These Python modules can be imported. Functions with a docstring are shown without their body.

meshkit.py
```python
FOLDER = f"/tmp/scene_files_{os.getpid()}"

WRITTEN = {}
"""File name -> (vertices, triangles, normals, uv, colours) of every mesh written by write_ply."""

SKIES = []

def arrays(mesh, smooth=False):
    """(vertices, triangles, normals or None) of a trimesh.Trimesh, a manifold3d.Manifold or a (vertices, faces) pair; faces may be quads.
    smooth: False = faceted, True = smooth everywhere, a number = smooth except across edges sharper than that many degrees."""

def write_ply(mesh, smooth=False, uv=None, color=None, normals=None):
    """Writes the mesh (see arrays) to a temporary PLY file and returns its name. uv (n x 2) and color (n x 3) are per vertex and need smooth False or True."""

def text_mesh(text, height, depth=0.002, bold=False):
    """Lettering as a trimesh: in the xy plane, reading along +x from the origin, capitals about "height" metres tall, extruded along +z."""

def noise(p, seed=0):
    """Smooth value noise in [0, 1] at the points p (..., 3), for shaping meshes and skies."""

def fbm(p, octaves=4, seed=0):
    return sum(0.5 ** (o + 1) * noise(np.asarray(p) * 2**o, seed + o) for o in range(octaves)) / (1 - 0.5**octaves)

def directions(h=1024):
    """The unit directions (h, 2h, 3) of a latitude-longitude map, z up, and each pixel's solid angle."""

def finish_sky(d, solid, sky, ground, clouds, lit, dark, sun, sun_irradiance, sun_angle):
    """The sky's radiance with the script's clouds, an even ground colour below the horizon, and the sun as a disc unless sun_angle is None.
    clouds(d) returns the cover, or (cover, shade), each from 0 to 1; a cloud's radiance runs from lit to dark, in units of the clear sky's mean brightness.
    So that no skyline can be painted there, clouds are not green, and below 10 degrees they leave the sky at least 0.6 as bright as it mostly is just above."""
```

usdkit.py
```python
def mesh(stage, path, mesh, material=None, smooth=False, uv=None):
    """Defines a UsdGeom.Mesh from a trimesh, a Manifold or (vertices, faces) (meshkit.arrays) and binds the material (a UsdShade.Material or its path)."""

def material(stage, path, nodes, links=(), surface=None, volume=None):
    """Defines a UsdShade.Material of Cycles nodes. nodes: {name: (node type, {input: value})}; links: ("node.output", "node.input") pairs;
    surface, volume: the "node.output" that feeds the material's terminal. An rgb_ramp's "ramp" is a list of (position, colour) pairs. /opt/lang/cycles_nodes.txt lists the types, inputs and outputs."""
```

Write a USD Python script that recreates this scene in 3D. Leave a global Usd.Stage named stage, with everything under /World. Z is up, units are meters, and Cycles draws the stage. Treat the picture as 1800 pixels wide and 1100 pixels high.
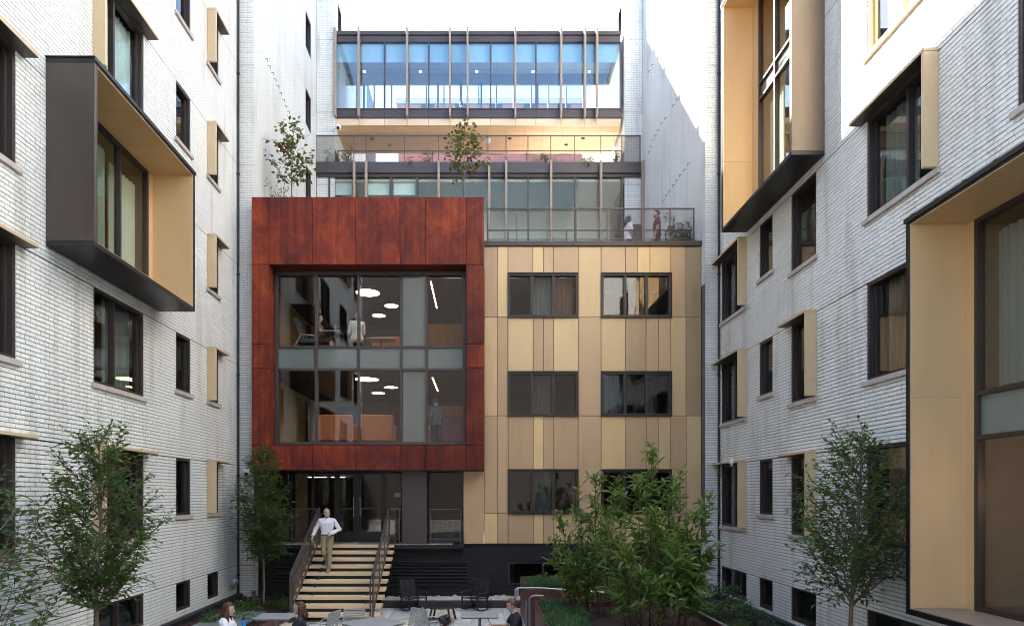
import math, random
import numpy as np, trimesh, usdkit, meshkit
import manifold3d as m3
from shapely.geometry import Polygon, box as sbox
from pxr import Usd, UsdGeom, UsdLux, UsdShade, Sdf, Gf, Vt

stage = Usd.Stage.CreateInMemory()
UsdGeom.SetStageUpAxis(stage, UsdGeom.Tokens.z)
UsdGeom.SetStageMetersPerUnit(stage, 1.0)
UsdGeom.Xform.Define(stage, '/World')
UsdGeom.Scope.Define(stage, '/World/Looks')
random.seed(7)
rng = np.random.default_rng(7)

# ------------------------------------------------------------------ camera, sky, sun, exposure
CAMZ, VX, VY, FPX = 3.25, 843.0, 869.0, 1100.0          # eye height; vanishing point and focal length of the picture (1800 wide)
cam = UsdGeom.Camera.Define(stage, '/World/camera')
cam.CreateHorizontalApertureAttr(36.0)
cam.CreateVerticalApertureAttr(22.0)
cam.CreateFocalLengthAttr(36.0 * FPX / 1800)
cam.CreateHorizontalApertureOffsetAttr((900 - VX) * 0.02)
cam.CreateVerticalApertureOffsetAttr((VY - 550) * 0.02)
cam.CreateClippingRangeAttr(Gf.Vec2f(0.05, 2000))
cam.CreateExposureAttr(3.5)
cam.AddTranslateOp().Set(Gf.Vec3d(0, 0, CAMZ))
cam.AddRotateXOp().Set(90)

SUN = np.array([-1.0, 0.90, 1.08]); SUN /= np.linalg.norm(SUN)
sun_el, sun_rot = math.asin(SUN[2]), math.atan2(SUN[0], SUN[1])
usdkit.material(stage, '/World/Looks/sky_air', {
    'sky': ('sky_texture', {'sky_type': 'single_scattering', 'sun_disc': False, 'sun_elevation': sun_el, 'sun_rotation': sun_rot, 'air_density': 1.0, 'aerosol_density': 0.6, 'ozone_density': 1.2}),
    'tc': ('texture_coordinate', {}),
    'map': ('mapping', {'scale': (1.6, 1.6, 5.0)}),
    'n': ('noise_texture', {'scale': 1.7, 'detail': 7.0, 'roughness': 0.6, 'distortion': 0.4}),
    'r': ('rgb_ramp', {'ramp': [(0.0, (0, 0, 0)), (0.46, (0, 0, 0)), (0.78, (0.55, 0.55, 0.55)), (1.0, (0.8, 0.8, 0.8))]}),
    'm': ('mix', {'mix_type': 'mix', 'color2': (2.4, 2.45, 2.5)}),
    'bg': ('background_shader', {'strength': 0.075})},
    [('tc.generated', 'map.vector'), ('map.vector', 'n.vector'), ('n.fac', 'r.fac'), ('r.color', 'm.fac'), ('sky.color', 'm.color1'), ('m.color', 'bg.color')], surface='bg.background')
dome = UsdLux.DomeLight.Define(stage, '/World/sky')
UsdShade.MaterialBindingAPI.Apply(dome.GetPrim()).Bind(UsdShade.Material.Get(stage, '/World/Looks/sky_air'))
dome.GetPrim().SetCustomDataByKey('kind', 'structure')
sun = UsdLux.DistantLight.Define(stage, '/World/sun')
sun.CreateIntensityAttr(1.05); sun.CreateAngleAttr(0.53); sun.CreateNormalizeAttr(True); sun.CreateColorAttr(Gf.Vec3f(1.0, 0.93, 0.82))
zx = SUN; xx = np.cross([0, 0, 1.0], zx); xx /= np.linalg.norm(xx); yx = np.cross(zx, xx)
sun.AddTransformOp().Set(Gf.Matrix4d(*xx, 0, *yx, 0, *zx, 0, 0, 0, 40, 1))

# ------------------------------------------------------------------ helpers: names, things, meshes
USED, LOC, SHARED = {}, {}, {}

def numbered(parent, name):
    k = USED.get((parent, name), 0); USED[(parent, name)] = k + 1
    return f'{parent}/{name}' + (f'_{k:03d}' if k else '')

def data(prim, label=None, cat=None, group=None, kind=None):
    for k, v in (('label', label), ('category', cat), ('group', group), ('kind', kind)):
        if v: prim.SetCustomDataByKey(k, v)
    return prim

def thing(name, label=None, cat=None, loc=(0, 0, 0), rz=0.0, group=None, kind=None):
    path = numbered('/World', name)
    x = UsdGeom.Xform.Define(stage, path)
    x.AddTranslateOp().Set(Gf.Vec3d(*map(float, loc))); x.AddRotateZOp().Set(math.degrees(rz))
    LOC[path] = (np.array(loc, float), rz)
    data(x.GetPrim(), label, cat, group, kind)
    return path

def dup(src, loc, rz, label=None, group=None):
    path = numbered('/World', src.split('/')[-1].rsplit('_0', 1)[0])
    x = UsdGeom.Xform.Define(stage, path)
    x.AddTranslateOp().Set(Gf.Vec3d(*map(float, loc))); x.AddRotateZOp().Set(math.degrees(rz))
    p = x.GetPrim()
    p.GetReferences().AddInternalReference(src); p.SetInstanceable(True)
    was = stage.GetPrimAtPath(src).GetCustomData()
    data(p, label or was.get('label'), was.get('category'), group or was.get('group'))
    return path

def emit(name, v, f, mat, parent=None, smooth=False, label=None, cat=None, group=None, kind=None, local=False):
    """One Mesh prim. v in world coordinates unless local; a mesh under a thing is stored relative to the thing's base."""
    v = np.asarray(v, float)
    if parent is None:
        path = numbered('/World', name)
    else:
        path = numbered(parent, name)
        top = '/'.join(parent.split('/')[:3])
        if not local and top in LOC:
            loc, rz = LOC[top]
            v = v - loc
            if rz:
                c, s = math.cos(-rz), math.sin(-rz)
                v = np.stack([v[:, 0] * c - v[:, 1] * s, v[:, 0] * s + v[:, 1] * c, v[:, 2]], 1)
    usdkit.mesh(stage, path, (v, np.asarray(f, int)), M[mat], smooth=smooth)
    data(stage.GetPrimAtPath(path), label, cat, group, kind)
    return path

BF = np.array([[0, 2, 1], [0, 3, 2], [4, 5, 6], [4, 6, 7], [0, 1, 5], [0, 5, 4], [1, 2, 6], [1, 6, 5], [2, 3, 7], [2, 7, 6], [3, 0, 4], [3, 4, 7]])

class MB:
    def __init__(s, frame=None):
        s.v, s.f, s.n, s.frame = [], [], 0, frame
    def add(s, v, f):
        v = np.asarray(v, float).reshape(-1, 3); f = np.asarray(f, int)
        s.v.append(v); s.f.append(f + s.n); s.n += len(v); return s
    def mesh(s, m):
        v, f, _ = meshkit.arrays(m); return s.add(v, f)
    def box(s, x0, x1, y0, y1, z0, z1):
        x0, x1 = sorted((x0, x1)); y0, y1 = sorted((y0, y1)); z0, z1 = sorted((z0, z1))
        return s.add([[x0, y0, z0], [x1, y0, z0], [x1, y1, z0], [x0, y1, z0], [x0, y0, z1], [x1, y0, z1], [x1, y1, z1], [x0, y1, z1]], BF)
    def rbox(s, x0, x1, y0, y1, z0, z1, b=0.006):
        """box with all edges chamfered"""
        x0, x1 = sorted((x0, x1)); y0, y1 = sorted((y0, y1)); z0, z1 = sorted((z0, z1))
        b = min(b, (x1 - x0) / 2.5, (y1 - y0) / 2.5, (z1 - z0) / 2.5)
        pts = []
        for a in (x0, x1):
            for c in (y0, y1):
                for d in (z0, z1):
                    sa, sc, sd = (b if a == x0 else -b), (b if c == y0 else -b), (b if d == z0 else -b)
                    pts += [[a, c + sc, d + sd], [a + sa, c, d + sd], [a + sa, c + sc, d]]
        return s.mesh(m3.Manifold.hull_points(np.array(pts, float)))
    def bar(s, p, q, w, h, up=(0, 0, 1)):
        p, q = np.asarray(p, float), np.asarray(q, float)
        d = q - p; L = np.linalg.norm(d); d = d / L
        a = np.cross(d, up); na = np.linalg.norm(a)
        a = np.array([1.0, 0, 0]) if na < 1e-6 else a / na
        b = np.cross(a, d)
        c = [p - a * w / 2 - b * h / 2, p + a * w / 2 - b * h / 2, p + a * w / 2 + b * h / 2, p - a * w / 2 + b * h / 2]
        return s.add(c + [x + d * L for x in c], BF)
    def tube(s, pts, r, sides=6, cap=True):
        p = np.asarray(pts, float); n = len(p)
        r = np.broadcast_to(np.asarray(r, float), (n,))
        t = np.gradient(p, axis=0); t /= np.linalg.norm(t, axis=1, keepdims=True) + 1e-12
        ref = np.where(np.abs(t[:, 2:]) < 0.9, [[0, 0, 1.0]], [[1.0, 0, 0]])
        if len(set(map(tuple, ref))) > 1: ref = np.broadcast_to([0.31, 0.87, 0.38], p.shape)
        a = np.cross(t, ref); a /= np.linalg.norm(a, axis=1, keepdims=True) + 1e-12
        b = np.cross(t, a); an = np.arange(sides) * 2 * np.pi / sides
        v = p[:, None] + r[:, None, None] * (np.cos(an)[None, :, None] * a[:, None] + np.sin(an)[None, :, None] * b[:, None])
        i, j = np.meshgrid(np.arange(n - 1), np.arange(sides), indexing='ij'); i, j = i.ravel(), j.ravel(); k = (j + 1) % sides
        f = np.vstack([np.stack([i * sides + j, i * sides + k, (i + 1) * sides + k], 1), np.stack([i * sides + j, (i + 1) * sides + k, (i + 1) * sides + j], 1)])
        v = v.reshape(-1, 3)
        if cap:
            m = len(v); v = np.vstack([v, p[:1], p[-1:]]); jj = np.arange(sides); kk = (jj + 1) % sides
            f = np.vstack([f, np.stack([kk, jj, np.full(sides, m)], 1), np.stack([(n - 1) * sides + jj, (n - 1) * sides + kk, np.full(sides, m + 1)], 1)])
        return s.add(v, f)
    def lathe(s, prof, c=(0, 0, 0), sides=20):
        an = np.arange(sides) * 2 * np.pi / sides
        v = np.array([[r * math.cos(a) + c[0], r * math.sin(a) + c[1], z + c[2]] for r, z in prof for a in an])
        f = []
        for i in range(len(prof) - 1):
            for j in range(sides):
                k = (j + 1) % sides
                f += [[i * sides + j, i * sides + k, (i + 1) * sides + k], [i * sides + j, (i + 1) * sides + k, (i + 1) * sides + j]]
        return s.add(v, f)
    def quad(s, a, b, c, d):
        return s.add([a, b, c, d], [[0, 1, 2], [0, 2, 3]])
    def out(s):
        v, f = np.vstack(s.v), np.vstack(s.f)
        if s.frame is not None:
            v = s.frame.map(v)
            if s.frame.flip: f = f[:, ::-1]
        return v, f
    def build(s, name, mat, parent=None, **kw):
        v, f = s.out()
        return emit(name, v, f, mat, parent, **kw)

class Frame:
    """a wall: u runs along it, w stands out of it, z is up"""
    def __init__(s, O, d, n):
        s.O, s.d, s.n = np.array(O, float), np.array(d, float) / np.linalg.norm(d), np.array(n, float) / np.linalg.norm(n)
        s.flip = np.cross(s.d, s.n)[2] < 0
    def map(s, p):
        p = np.asarray(p, float).reshape(-1, 3)
        return s.O + p[:, :1] * s.d + p[:, 1:2] * s.n + p[:, 2:] * np.array([0, 0, 1.0])
    def at(s, px, py=VY, w=0.0):
        r = np.array([(px - VX) / FPX, 1.0, 0.0])
        t = (w + s.O @ s.n) / (r @ s.n)
        return (r * t - s.O) @ s.d, CAMZ - (py - VY) / FPX * t
    def u(s, px, w=0.0): return s.at(px, VY, w)[0]

def PX(px, Y): return (px - VX) / FPX * Y
def PZ(py, Y): return CAMZ + (VY - py) / FPX * Y
def P(px, py, Y): return np.array([PX(px, Y), Y, PZ(py, Y)])
def YF(py, z): return (CAMZ - z) * FPX / (py - VY)

# ------------------------------------------------------------------ materials
M = {}
def mk(name, nodes, links, surface='p.BSDF', **kw):
    M[name] = usdkit.material(stage, f'/World/Looks/{name}', nodes, links, surface=surface, **kw)

def plain(name, c, rough=0.5, metal=0.0, var=0.12, scale=6.0, bump=0.0, bscale=60.0, spec=0.5, stretch=(1, 1, 1), coat=0.0):
    c = np.array(c, float)
    nodes = {'g': ('geometry', {}), 'map': ('mapping', {'scale': stretch}), 'n': ('noise_texture', {'scale': scale, 'detail': 5.0, 'roughness': 0.6}),
             'r': ('rgb_ramp', {'ramp': [(0.25, tuple(c * (1 - var))), (0.75, tuple(np.minimum(c * (1 + var), 0.95)))]}),
             'p': ('principled_bsdf', {'roughness': rough, 'metallic': metal, 'specular_ior_level': spec, 'coat_weight': coat})}
    links = [('g.position', 'map.vector'), ('map.vector', 'n.vector'), ('n.fac', 'r.fac'), ('r.color', 'p.base_color')]
    if bump:
        nodes['n2'] = ('noise_texture', {'scale': bscale, 'detail': 3.0}); nodes['b'] = ('bump', {'strength': bump, 'distance': 0.01})
        links += [('map.vector', 'n2.vector'), ('n2.fac', 'b.height'), ('b.normal', 'p.normal')]
    mk(name, nodes, links)

def island(name, cols, rough=0.6, bump=0.0, bscale=80.0, dirt=0.1, dscale=1.2, spec=0.4, metal=0.0):
    """a colour of its own for each separate piece of the mesh, and soft weathering over all"""
    nodes = {'g': ('geometry', {}), 'r': ('rgb_ramp', {'ramp': [(i / max(1, len(cols) - 1), tuple(c)) for i, c in enumerate(cols)]}),
             'n': ('noise_texture', {'scale': dscale, 'detail': 6.0, 'roughness': 0.65}),
             'd': ('rgb_ramp', {'ramp': [(0.25, (1 - 2 * dirt,) * 3), (0.6, (1, 1, 1))]}),
             'm': ('mix', {'mix_type': 'multiply', 'fac': 1.0}),
             'p': ('principled_bsdf', {'roughness': rough, 'specular_ior_level': spec, 'metallic': metal})}
    links = [('g.random_per_island', 'r.fac'), ('g.position', 'n.vector'), ('n.fac', 'd.fac'), ('r.color', 'm.color1'), ('d.color', 'm.color2'), ('m.color', 'p.base_color')]
    if bump:
        nodes['n2'] = ('noise_texture', {'scale': bscale, 'detail': 3.0}); nodes['b'] = ('bump', {'strength': bump, 'distance': 0.01})
        links += [('g.position', 'n2.vector'), ('n2.fac', 'b.height'), ('b.normal', 'p.normal')]
    mk(name, nodes, links)

def leafmat(name, cols, trans=(0.16, 0.30, 0.04), rough=0.36, fac=0.38):
    mk(name, {'g': ('geometry', {}), 'r': ('rgb_ramp', {'ramp': [(i / (len(cols) - 1), c) for i, c in enumerate(cols)]}),
              'p': ('principled_bsdf', {'roughness': rough, 'specular_ior_level': 0.5}), 't': ('translucent_bsdf', {'color': trans}), 'm': ('mix_closure', {'fac': fac})},
       [('g.random_per_island', 'r.fac'), ('r.color', 'p.base_color'), ('p.BSDF', 'm.closure1'), ('t.BSDF', 'm.closure2')], surface='m.closure')

def pane(name, tint, ior=1.9, wob=0.35, wscale=0.9, refl=(1, 1, 1)):
    mk(name, {'g': ('geometry', {}), 'n': ('noise_texture', {'scale': wscale, 'detail': 1.0}), 'b': ('bump', {'strength': wob, 'distance': 0.01}),
              'io': ('map_range', {'from_min': 0.0, 'from_max': 1.0, 'to_min': ior, 'to_max': 1.0 / ior}), 'fr': ('fresnel', {}), 't': ('transparent_bsdf', {'color': tint}), 'gl': ('glossy_bsdf', {'roughness': 0.0, 'color': refl}), 'm': ('mix_closure', {})},
       [('g.position', 'n.vector'), ('n.fac', 'b.height'), ('b.normal', 'gl.normal'), ('g.backfacing', 'io.value'), ('io.result', 'fr.IOR'), ('fr.fac', 'm.fac'), ('t.BSDF', 'm.closure1'), ('gl.BSDF', 'm.closure2')], surface='m.closure')

def lamp(name, c, s):
    mk(name, {'e': ('emission', {'color': c, 'strength': s})}, [], surface='e.emission')

W = 0.80
mk('white_brick', {'g': ('geometry', {}), 'r': ('rgb_ramp', {'ramp': [(0, (W * .90, W * .885, W * .835)), (.35, (W * .97, W * .955, W * .905)), (.7, (W * 1.02, W * 1.005, W * .955)), (1, (W * .94, W * .92, W * .865))]}),
    'm1': ('mapping', {'scale': (2.6, 2.6, .28)}), 'n1': ('noise_texture', {'scale': 1.0, 'detail': 6.0, 'roughness': 0.62}), 'd1': ('rgb_ramp', {'ramp': [(0.30, (.77, .755, .72)), (0.48, (1, 1, 1))]}),
    'n2': ('noise_texture', {'scale': .35, 'detail': 5.0, 'roughness': 0.6}), 'd2': ('rgb_ramp', {'ramp': [(0.30, (.90, .895, .88)), (0.58, (1.03, 1.03, 1.03))]}),
    'n4': ('noise_texture', {'scale': 16.0, 'detail': 6.0, 'roughness': 0.7}), 'd4': ('rgb_ramp', {'ramp': [(0.26, (.55, .52, .48)), (0.33, (1, 1, 1))]}),
    'x1': ('mix', {'mix_type': 'multiply', 'fac': 1.0}), 'x2': ('mix', {'mix_type': 'multiply', 'fac': 1.0}), 'x3': ('mix', {'mix_type': 'multiply', 'fac': 1.0}),
    'n3': ('noise_texture', {'scale': 48.0, 'detail': 4.0, 'roughness': 0.6}), 'b': ('bump', {'strength': 0.5, 'distance': 0.006}), 'p': ('principled_bsdf', {'roughness': 0.52, 'specular_ior_level': 0.4})},
   [('g.random_per_island', 'r.fac'), ('g.position', 'm1.vector'), ('m1.vector', 'n1.vector'), ('n1.fac', 'd1.fac'), ('g.position', 'n2.vector'), ('n2.fac', 'd2.fac'), ('g.position', 'n4.vector'), ('n4.fac', 'd4.fac'),
    ('r.color', 'x1.color1'), ('d1.color', 'x1.color2'), ('x1.color', 'x2.color1'), ('d2.color', 'x2.color2'), ('x2.color', 'x3.color1'), ('d4.color', 'x3.color2'), ('x3.color', 'p.base_color'), ('g.position', 'n3.vector'), ('n3.fac', 'b.height'), ('b.normal', 'p.normal')])
plain('mortar', (0.12, 0.115, 0.105), 0.9, var=0.3, scale=9)
mk('far_white_brick', {'g': ('geometry', {}), 's': ('separate_xyz', {}), 'a': ('math', {'math_type': 'add'}), 'c': ('combine_xyz', {}),
                       'b': ('brick_texture', {'color1': (.72, .72, .7), 'color2': (.66, .66, .64), 'mortar': (.2, .2, .19), 'scale': 1.0, 'mortar_size': 0.006, 'brick_width': 0.223, 'row_height': 0.0743}),
                       'p': ('principled_bsdf', {'roughness': 0.6})},
   [('g.position', 's.vector'), ('s.x', 'a.value1'), ('s.y', 'a.value2'), ('a.value', 'c.x'), ('s.z', 'c.y'), ('c.vector', 'b.vector'), ('b.color', 'p.base_color')])
mk('red_brick', {'g': ('geometry', {}), 's': ('separate_xyz', {}), 'a': ('math', {'math_type': 'add'}), 'c': ('combine_xyz', {}),
                 'b': ('brick_texture', {'color1': (.30, .055, .05), 'color2': (.22, .04, .038), 'mortar': (.35, .3, .28), 'scale': 1.0, 'mortar_size': 0.008, 'brick_width': 0.22, 'row_height': 0.075}),
                 'p': ('principled_bsdf', {'roughness': 0.8})},
   [('g.position', 's.vector'), ('s.x', 'a.value1'), ('s.y', 'a.value2'), ('a.value', 'c.x'), ('s.z', 'c.y'), ('c.vector', 'b.vector'), ('b.color', 'p.base_color')])
mk('umber_brick', {'g': ('geometry', {}), 's': ('separate_xyz', {}), 'a': ('math', {'math_type': 'add'}), 'c': ('combine_xyz', {}),
                   'b': ('brick_texture', {'color1': (.035, .025, .022), 'color2': (.027, .02, .018), 'mortar': (.05, .045, .04), 'scale': 1.0, 'mortar_size': 0.008, 'brick_width': 0.22, 'row_height': 0.075}),
                   'p': ('principled_bsdf', {'roughness': 0.8})},
   [('g.position', 's.vector'), ('s.x', 'a.value1'), ('s.y', 'a.value2'), ('a.value', 'c.x'), ('s.z', 'c.y'), ('c.vector', 'b.vector'), ('b.color', 'p.base_color')])
plain('bronze', (0.036, 0.024, 0.019), 0.40, 0.1, var=0.06, scale=2)
plain('mauve_metal', (0.062, 0.047, 0.045), 0.42, 0.2, var=0.05, scale=2)
plain('black_metal', (0.016, 0.0135, 0.0125), 0.4, 0.2, var=0.1)
plain('rail_metal', (0.10, 0.078, 0.066), 0.42, 0.4, var=0.08)
plain('gold_trim', (0.56, 0.42, 0.25), 0.42, 0.15, var=0.04, scale=2)
plain('gold_joint', (0.75, 0.65, 0.48), 0.6, var=0.05)
plain('fin_beige', (0.30, 0.225, 0.165), 0.45, 0.1, var=0.05)
def sheetmetal(name, c, rough=0.38, metal=0.15, oil=0.10):
    c = np.array(c, float)
    mk(name, {'g': ('geometry', {}), 'o': ('object_info', {}), 'or': ('rgb_ramp', {'ramp': [(0, tuple(c * .93)), (.5, tuple(c)), (1, tuple(c * [1.05, 1.06, 1.09]))]}),
              'm1': ('mapping', {'scale': (3, 3, .45)}), 'n1': ('noise_texture', {'scale': 1.0, 'detail': 7.0, 'roughness': 0.62}), 'd1': ('rgb_ramp', {'ramp': [(0.30, (.945, .94, .93)), (0.55, (1.01, 1.01, 1.01))]}),
              'n2': ('noise_texture', {'scale': 9.0, 'detail': 5.0, 'roughness': 0.7}), 'd2': ('rgb_ramp', {'ramp': [(0.26, (.93, .92, .90)), (0.36, (1, 1, 1))]}), 'rr': ('map_range', {'from_min': 0.3, 'from_max': 0.7, 'to_min': rough - .08, 'to_max': rough + .14}),
              'x1': ('mix', {'mix_type': 'multiply', 'fac': 1.0}), 'x2': ('mix', {'mix_type': 'multiply', 'fac': 1.0}), 'n3': ('noise_texture', {'scale': 1.3, 'detail': 2.0}), 'b': ('bump', {'strength': oil, 'distance': 0.05}),
              'p': ('principled_bsdf', {'metallic': metal, 'specular_ior_level': 0.5})},
       [('o.random', 'or.fac'), ('g.position', 'm1.vector'), ('m1.vector', 'n1.vector'), ('n1.fac', 'd1.fac'), ('g.position', 'n2.vector'), ('n2.fac', 'd2.fac'), ('n1.fac', 'rr.value'), ('rr.result', 'p.roughness'), ('or.color', 'x1.color1'), ('d1.color', 'x1.color2'), ('x1.color', 'x2.color1'), ('d2.color', 'x2.color2'),
        ('x2.color', 'p.base_color'), ('g.position', 'n3.vector'), ('n3.fac', 'b.height'), ('b.normal', 'p.normal')])
sheetmetal('panel_light', (0.68, 0.485, 0.235))
sheetmetal('panel_straw', (0.60, 0.425, 0.22))
sheetmetal('panel_tan', (0.50, 0.335, 0.185))
sheetmetal('panel_umber', (0.38, 0.265, 0.150))
sheetmetal('gold_metal', (0.60, 0.40, 0.20), 0.42, 0.1)
sheetmetal('fascia_gold', (0.66, 0.49, 0.33), 0.45, 0.1)
sheetmetal('bronze_mid', (0.058, 0.041, 0.030), 0.40, 0.1)
sheetmetal('bronze_light', (0.15, 0.105, 0.066), 0.34, 0.25)
plain('panel_gap', (0.02, 0.016, 0.012), 0.8, var=0.1)
plain('sill_stone', (0.42, 0.36, 0.32), 0.7, var=0.14, scale=8, bump=0.2, bscale=90)
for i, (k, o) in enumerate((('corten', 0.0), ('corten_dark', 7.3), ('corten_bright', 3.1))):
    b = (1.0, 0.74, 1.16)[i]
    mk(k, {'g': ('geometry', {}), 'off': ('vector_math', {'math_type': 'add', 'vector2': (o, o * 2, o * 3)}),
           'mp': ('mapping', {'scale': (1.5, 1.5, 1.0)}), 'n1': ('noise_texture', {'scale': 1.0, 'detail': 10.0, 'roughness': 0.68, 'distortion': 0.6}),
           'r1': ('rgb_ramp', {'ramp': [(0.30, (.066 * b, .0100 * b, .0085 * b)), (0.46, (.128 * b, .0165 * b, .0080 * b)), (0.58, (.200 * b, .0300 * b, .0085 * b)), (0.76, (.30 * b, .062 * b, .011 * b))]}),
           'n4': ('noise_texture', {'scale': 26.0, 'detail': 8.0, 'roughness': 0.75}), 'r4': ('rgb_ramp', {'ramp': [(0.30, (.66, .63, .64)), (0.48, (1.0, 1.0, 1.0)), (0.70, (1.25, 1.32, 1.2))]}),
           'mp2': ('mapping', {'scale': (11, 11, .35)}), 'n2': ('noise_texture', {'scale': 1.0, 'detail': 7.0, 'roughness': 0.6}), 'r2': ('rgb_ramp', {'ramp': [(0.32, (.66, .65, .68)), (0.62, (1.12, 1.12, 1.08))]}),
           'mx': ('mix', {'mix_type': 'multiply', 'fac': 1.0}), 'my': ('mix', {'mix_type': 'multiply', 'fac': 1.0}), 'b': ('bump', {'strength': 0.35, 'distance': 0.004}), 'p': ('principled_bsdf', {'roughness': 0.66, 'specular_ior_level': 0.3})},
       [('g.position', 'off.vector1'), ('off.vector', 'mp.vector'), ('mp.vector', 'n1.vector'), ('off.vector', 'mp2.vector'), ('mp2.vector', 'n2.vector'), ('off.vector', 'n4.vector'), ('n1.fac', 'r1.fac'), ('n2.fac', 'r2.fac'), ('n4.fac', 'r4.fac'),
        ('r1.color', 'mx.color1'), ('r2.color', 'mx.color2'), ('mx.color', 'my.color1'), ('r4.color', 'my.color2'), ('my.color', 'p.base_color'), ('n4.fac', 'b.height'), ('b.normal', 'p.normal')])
plain('planter_steel', (0.115, 0.042, 0.035), 0.55, 0.1, var=0.3, scale=3, stretch=(1, 1, .4))
plain('base_black', (0.010, 0.0095, 0.011), 0.7, 0.0, var=0.15, scale=3)
plain('tread_stone', (0.74, 0.55, 0.34), 0.55, var=0.1, scale=7, stretch=(.4, 2, 2), bump=0.1)
plain('landing_tile', (0.45, 0.36, 0.28), 0.5, var=0.2, scale=4)
for k, c in (('paver_grey', (.52, .51, .49)), ('paver_pale', (.68, .66, .62)), ('paver_sand', (.64, .53, .40))):
    plain(k, c, 0.7, var=0.16, scale=11, bump=0.2, bscale=120)
plain('slab_green', (0.17, 0.19, 0.175), 0.6, var=0.12, scale=4)
plain('plaza_paving', (0.36, 0.34, 0.31), 0.85, var=0.2, scale=2)
plain('ground_dark', (0.05, 0.045, 0.042), 0.9, var=0.3, scale=3)
plain('mulch', (0.040, 0.020, 0.014), 0.95, var=0.6, scale=30, bump=1.0, bscale=60)
island('mulch_chips', [(.05, .02, .014), (.03, .014, .01), (.075, .035, .022)], 0.9)
island('gravel', [(.55, .52, .45), (.42, .38, .33), (.68, .65, .58), (.5, .43, .36)], 0.8, dirt=0.15, dscale=20)
leafmat('leaf_beech', [(.045, .095, .02), (.08, .15, .034), (.14, .22, .05), (.06, .12, .028), (.10, .16, .04)])
leafmat('leaf_green', [(.030, .070, .018), (.05, .115, .028), (.075, .155, .035)])
leafmat('leaf_magnolia', [(.085, .145, .026), (.13, .205, .04), (.20, .28, .065), (.105, .175, .034), (.27, .31, .13), (.16, .2, .05)], (0.24, 0.36, 0.06), 0.38, 0.32)
leafmat('leaf_grass', [(.05, .12, .04), (.075, .165, .06), (.115, .21, .09)], (0.12, 0.25, 0.06))
leafmat('leaf_lime', [(.06, .14, .02), (.09, .2, .03)], (0.2, 0.34, 0.05), fac=0.3)
leafmat('leaf_dark', [(.022, .052, .02), (.034, .075, .026), (.05, .095, .04)], fac=0.12)
leafmat('leaf_maple', [(.06, .08, .018), (.085, .11, .024), (.13, .13, .03), (.07, .09, .02)], (0.2, 0.2, 0.04))
leafmat('leaf_red', [(.22, .03, .02), (.32, .05, .03)], (0.4, 0.06, 0.03))
leafmat('leaf_orange', [(.42, .12, .02), (.5, .18, .03)], (0.5, 0.15, 0.03))
leafmat('flower_pink', [(.3, .14, .12), (.22, .12, .1)], (0.3, 0.15, 0.1))
plain('bark', (0.17, 0.125, 0.09), 0.85, var=0.3, scale=18, stretch=(3, 3, .6), bump=0.6, bscale=50)
plain('stem_brown', (0.085, 0.042, 0.026), 0.8, var=0.3, scale=20)
plain('bark_dark', (0.06, 0.045, 0.036), 0.85, var=0.3, scale=20)
pane('glass_side', (0.82, 0.90, 0.87), 2.0, 0.4)
pane('glass_front', (0.88, 0.92, 0.90), 1.72, 0.35, 0.7)
pane('glass_bridge', (0.62, 0.80, 0.90), 2.4, 0.12, 0.5, (0.76, 0.89, 1.0))
pane('glass_upper', (0.90, 0.98, 0.93), 1.36, 0.3, 0.6)
pane('glass_entry', (0.72, 0.75, 0.75), 1.5, 0.2)
plain('spandrel', (0.14, 0.165, 0.15), 0.12, var=0.05, spec=0.8)
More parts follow.
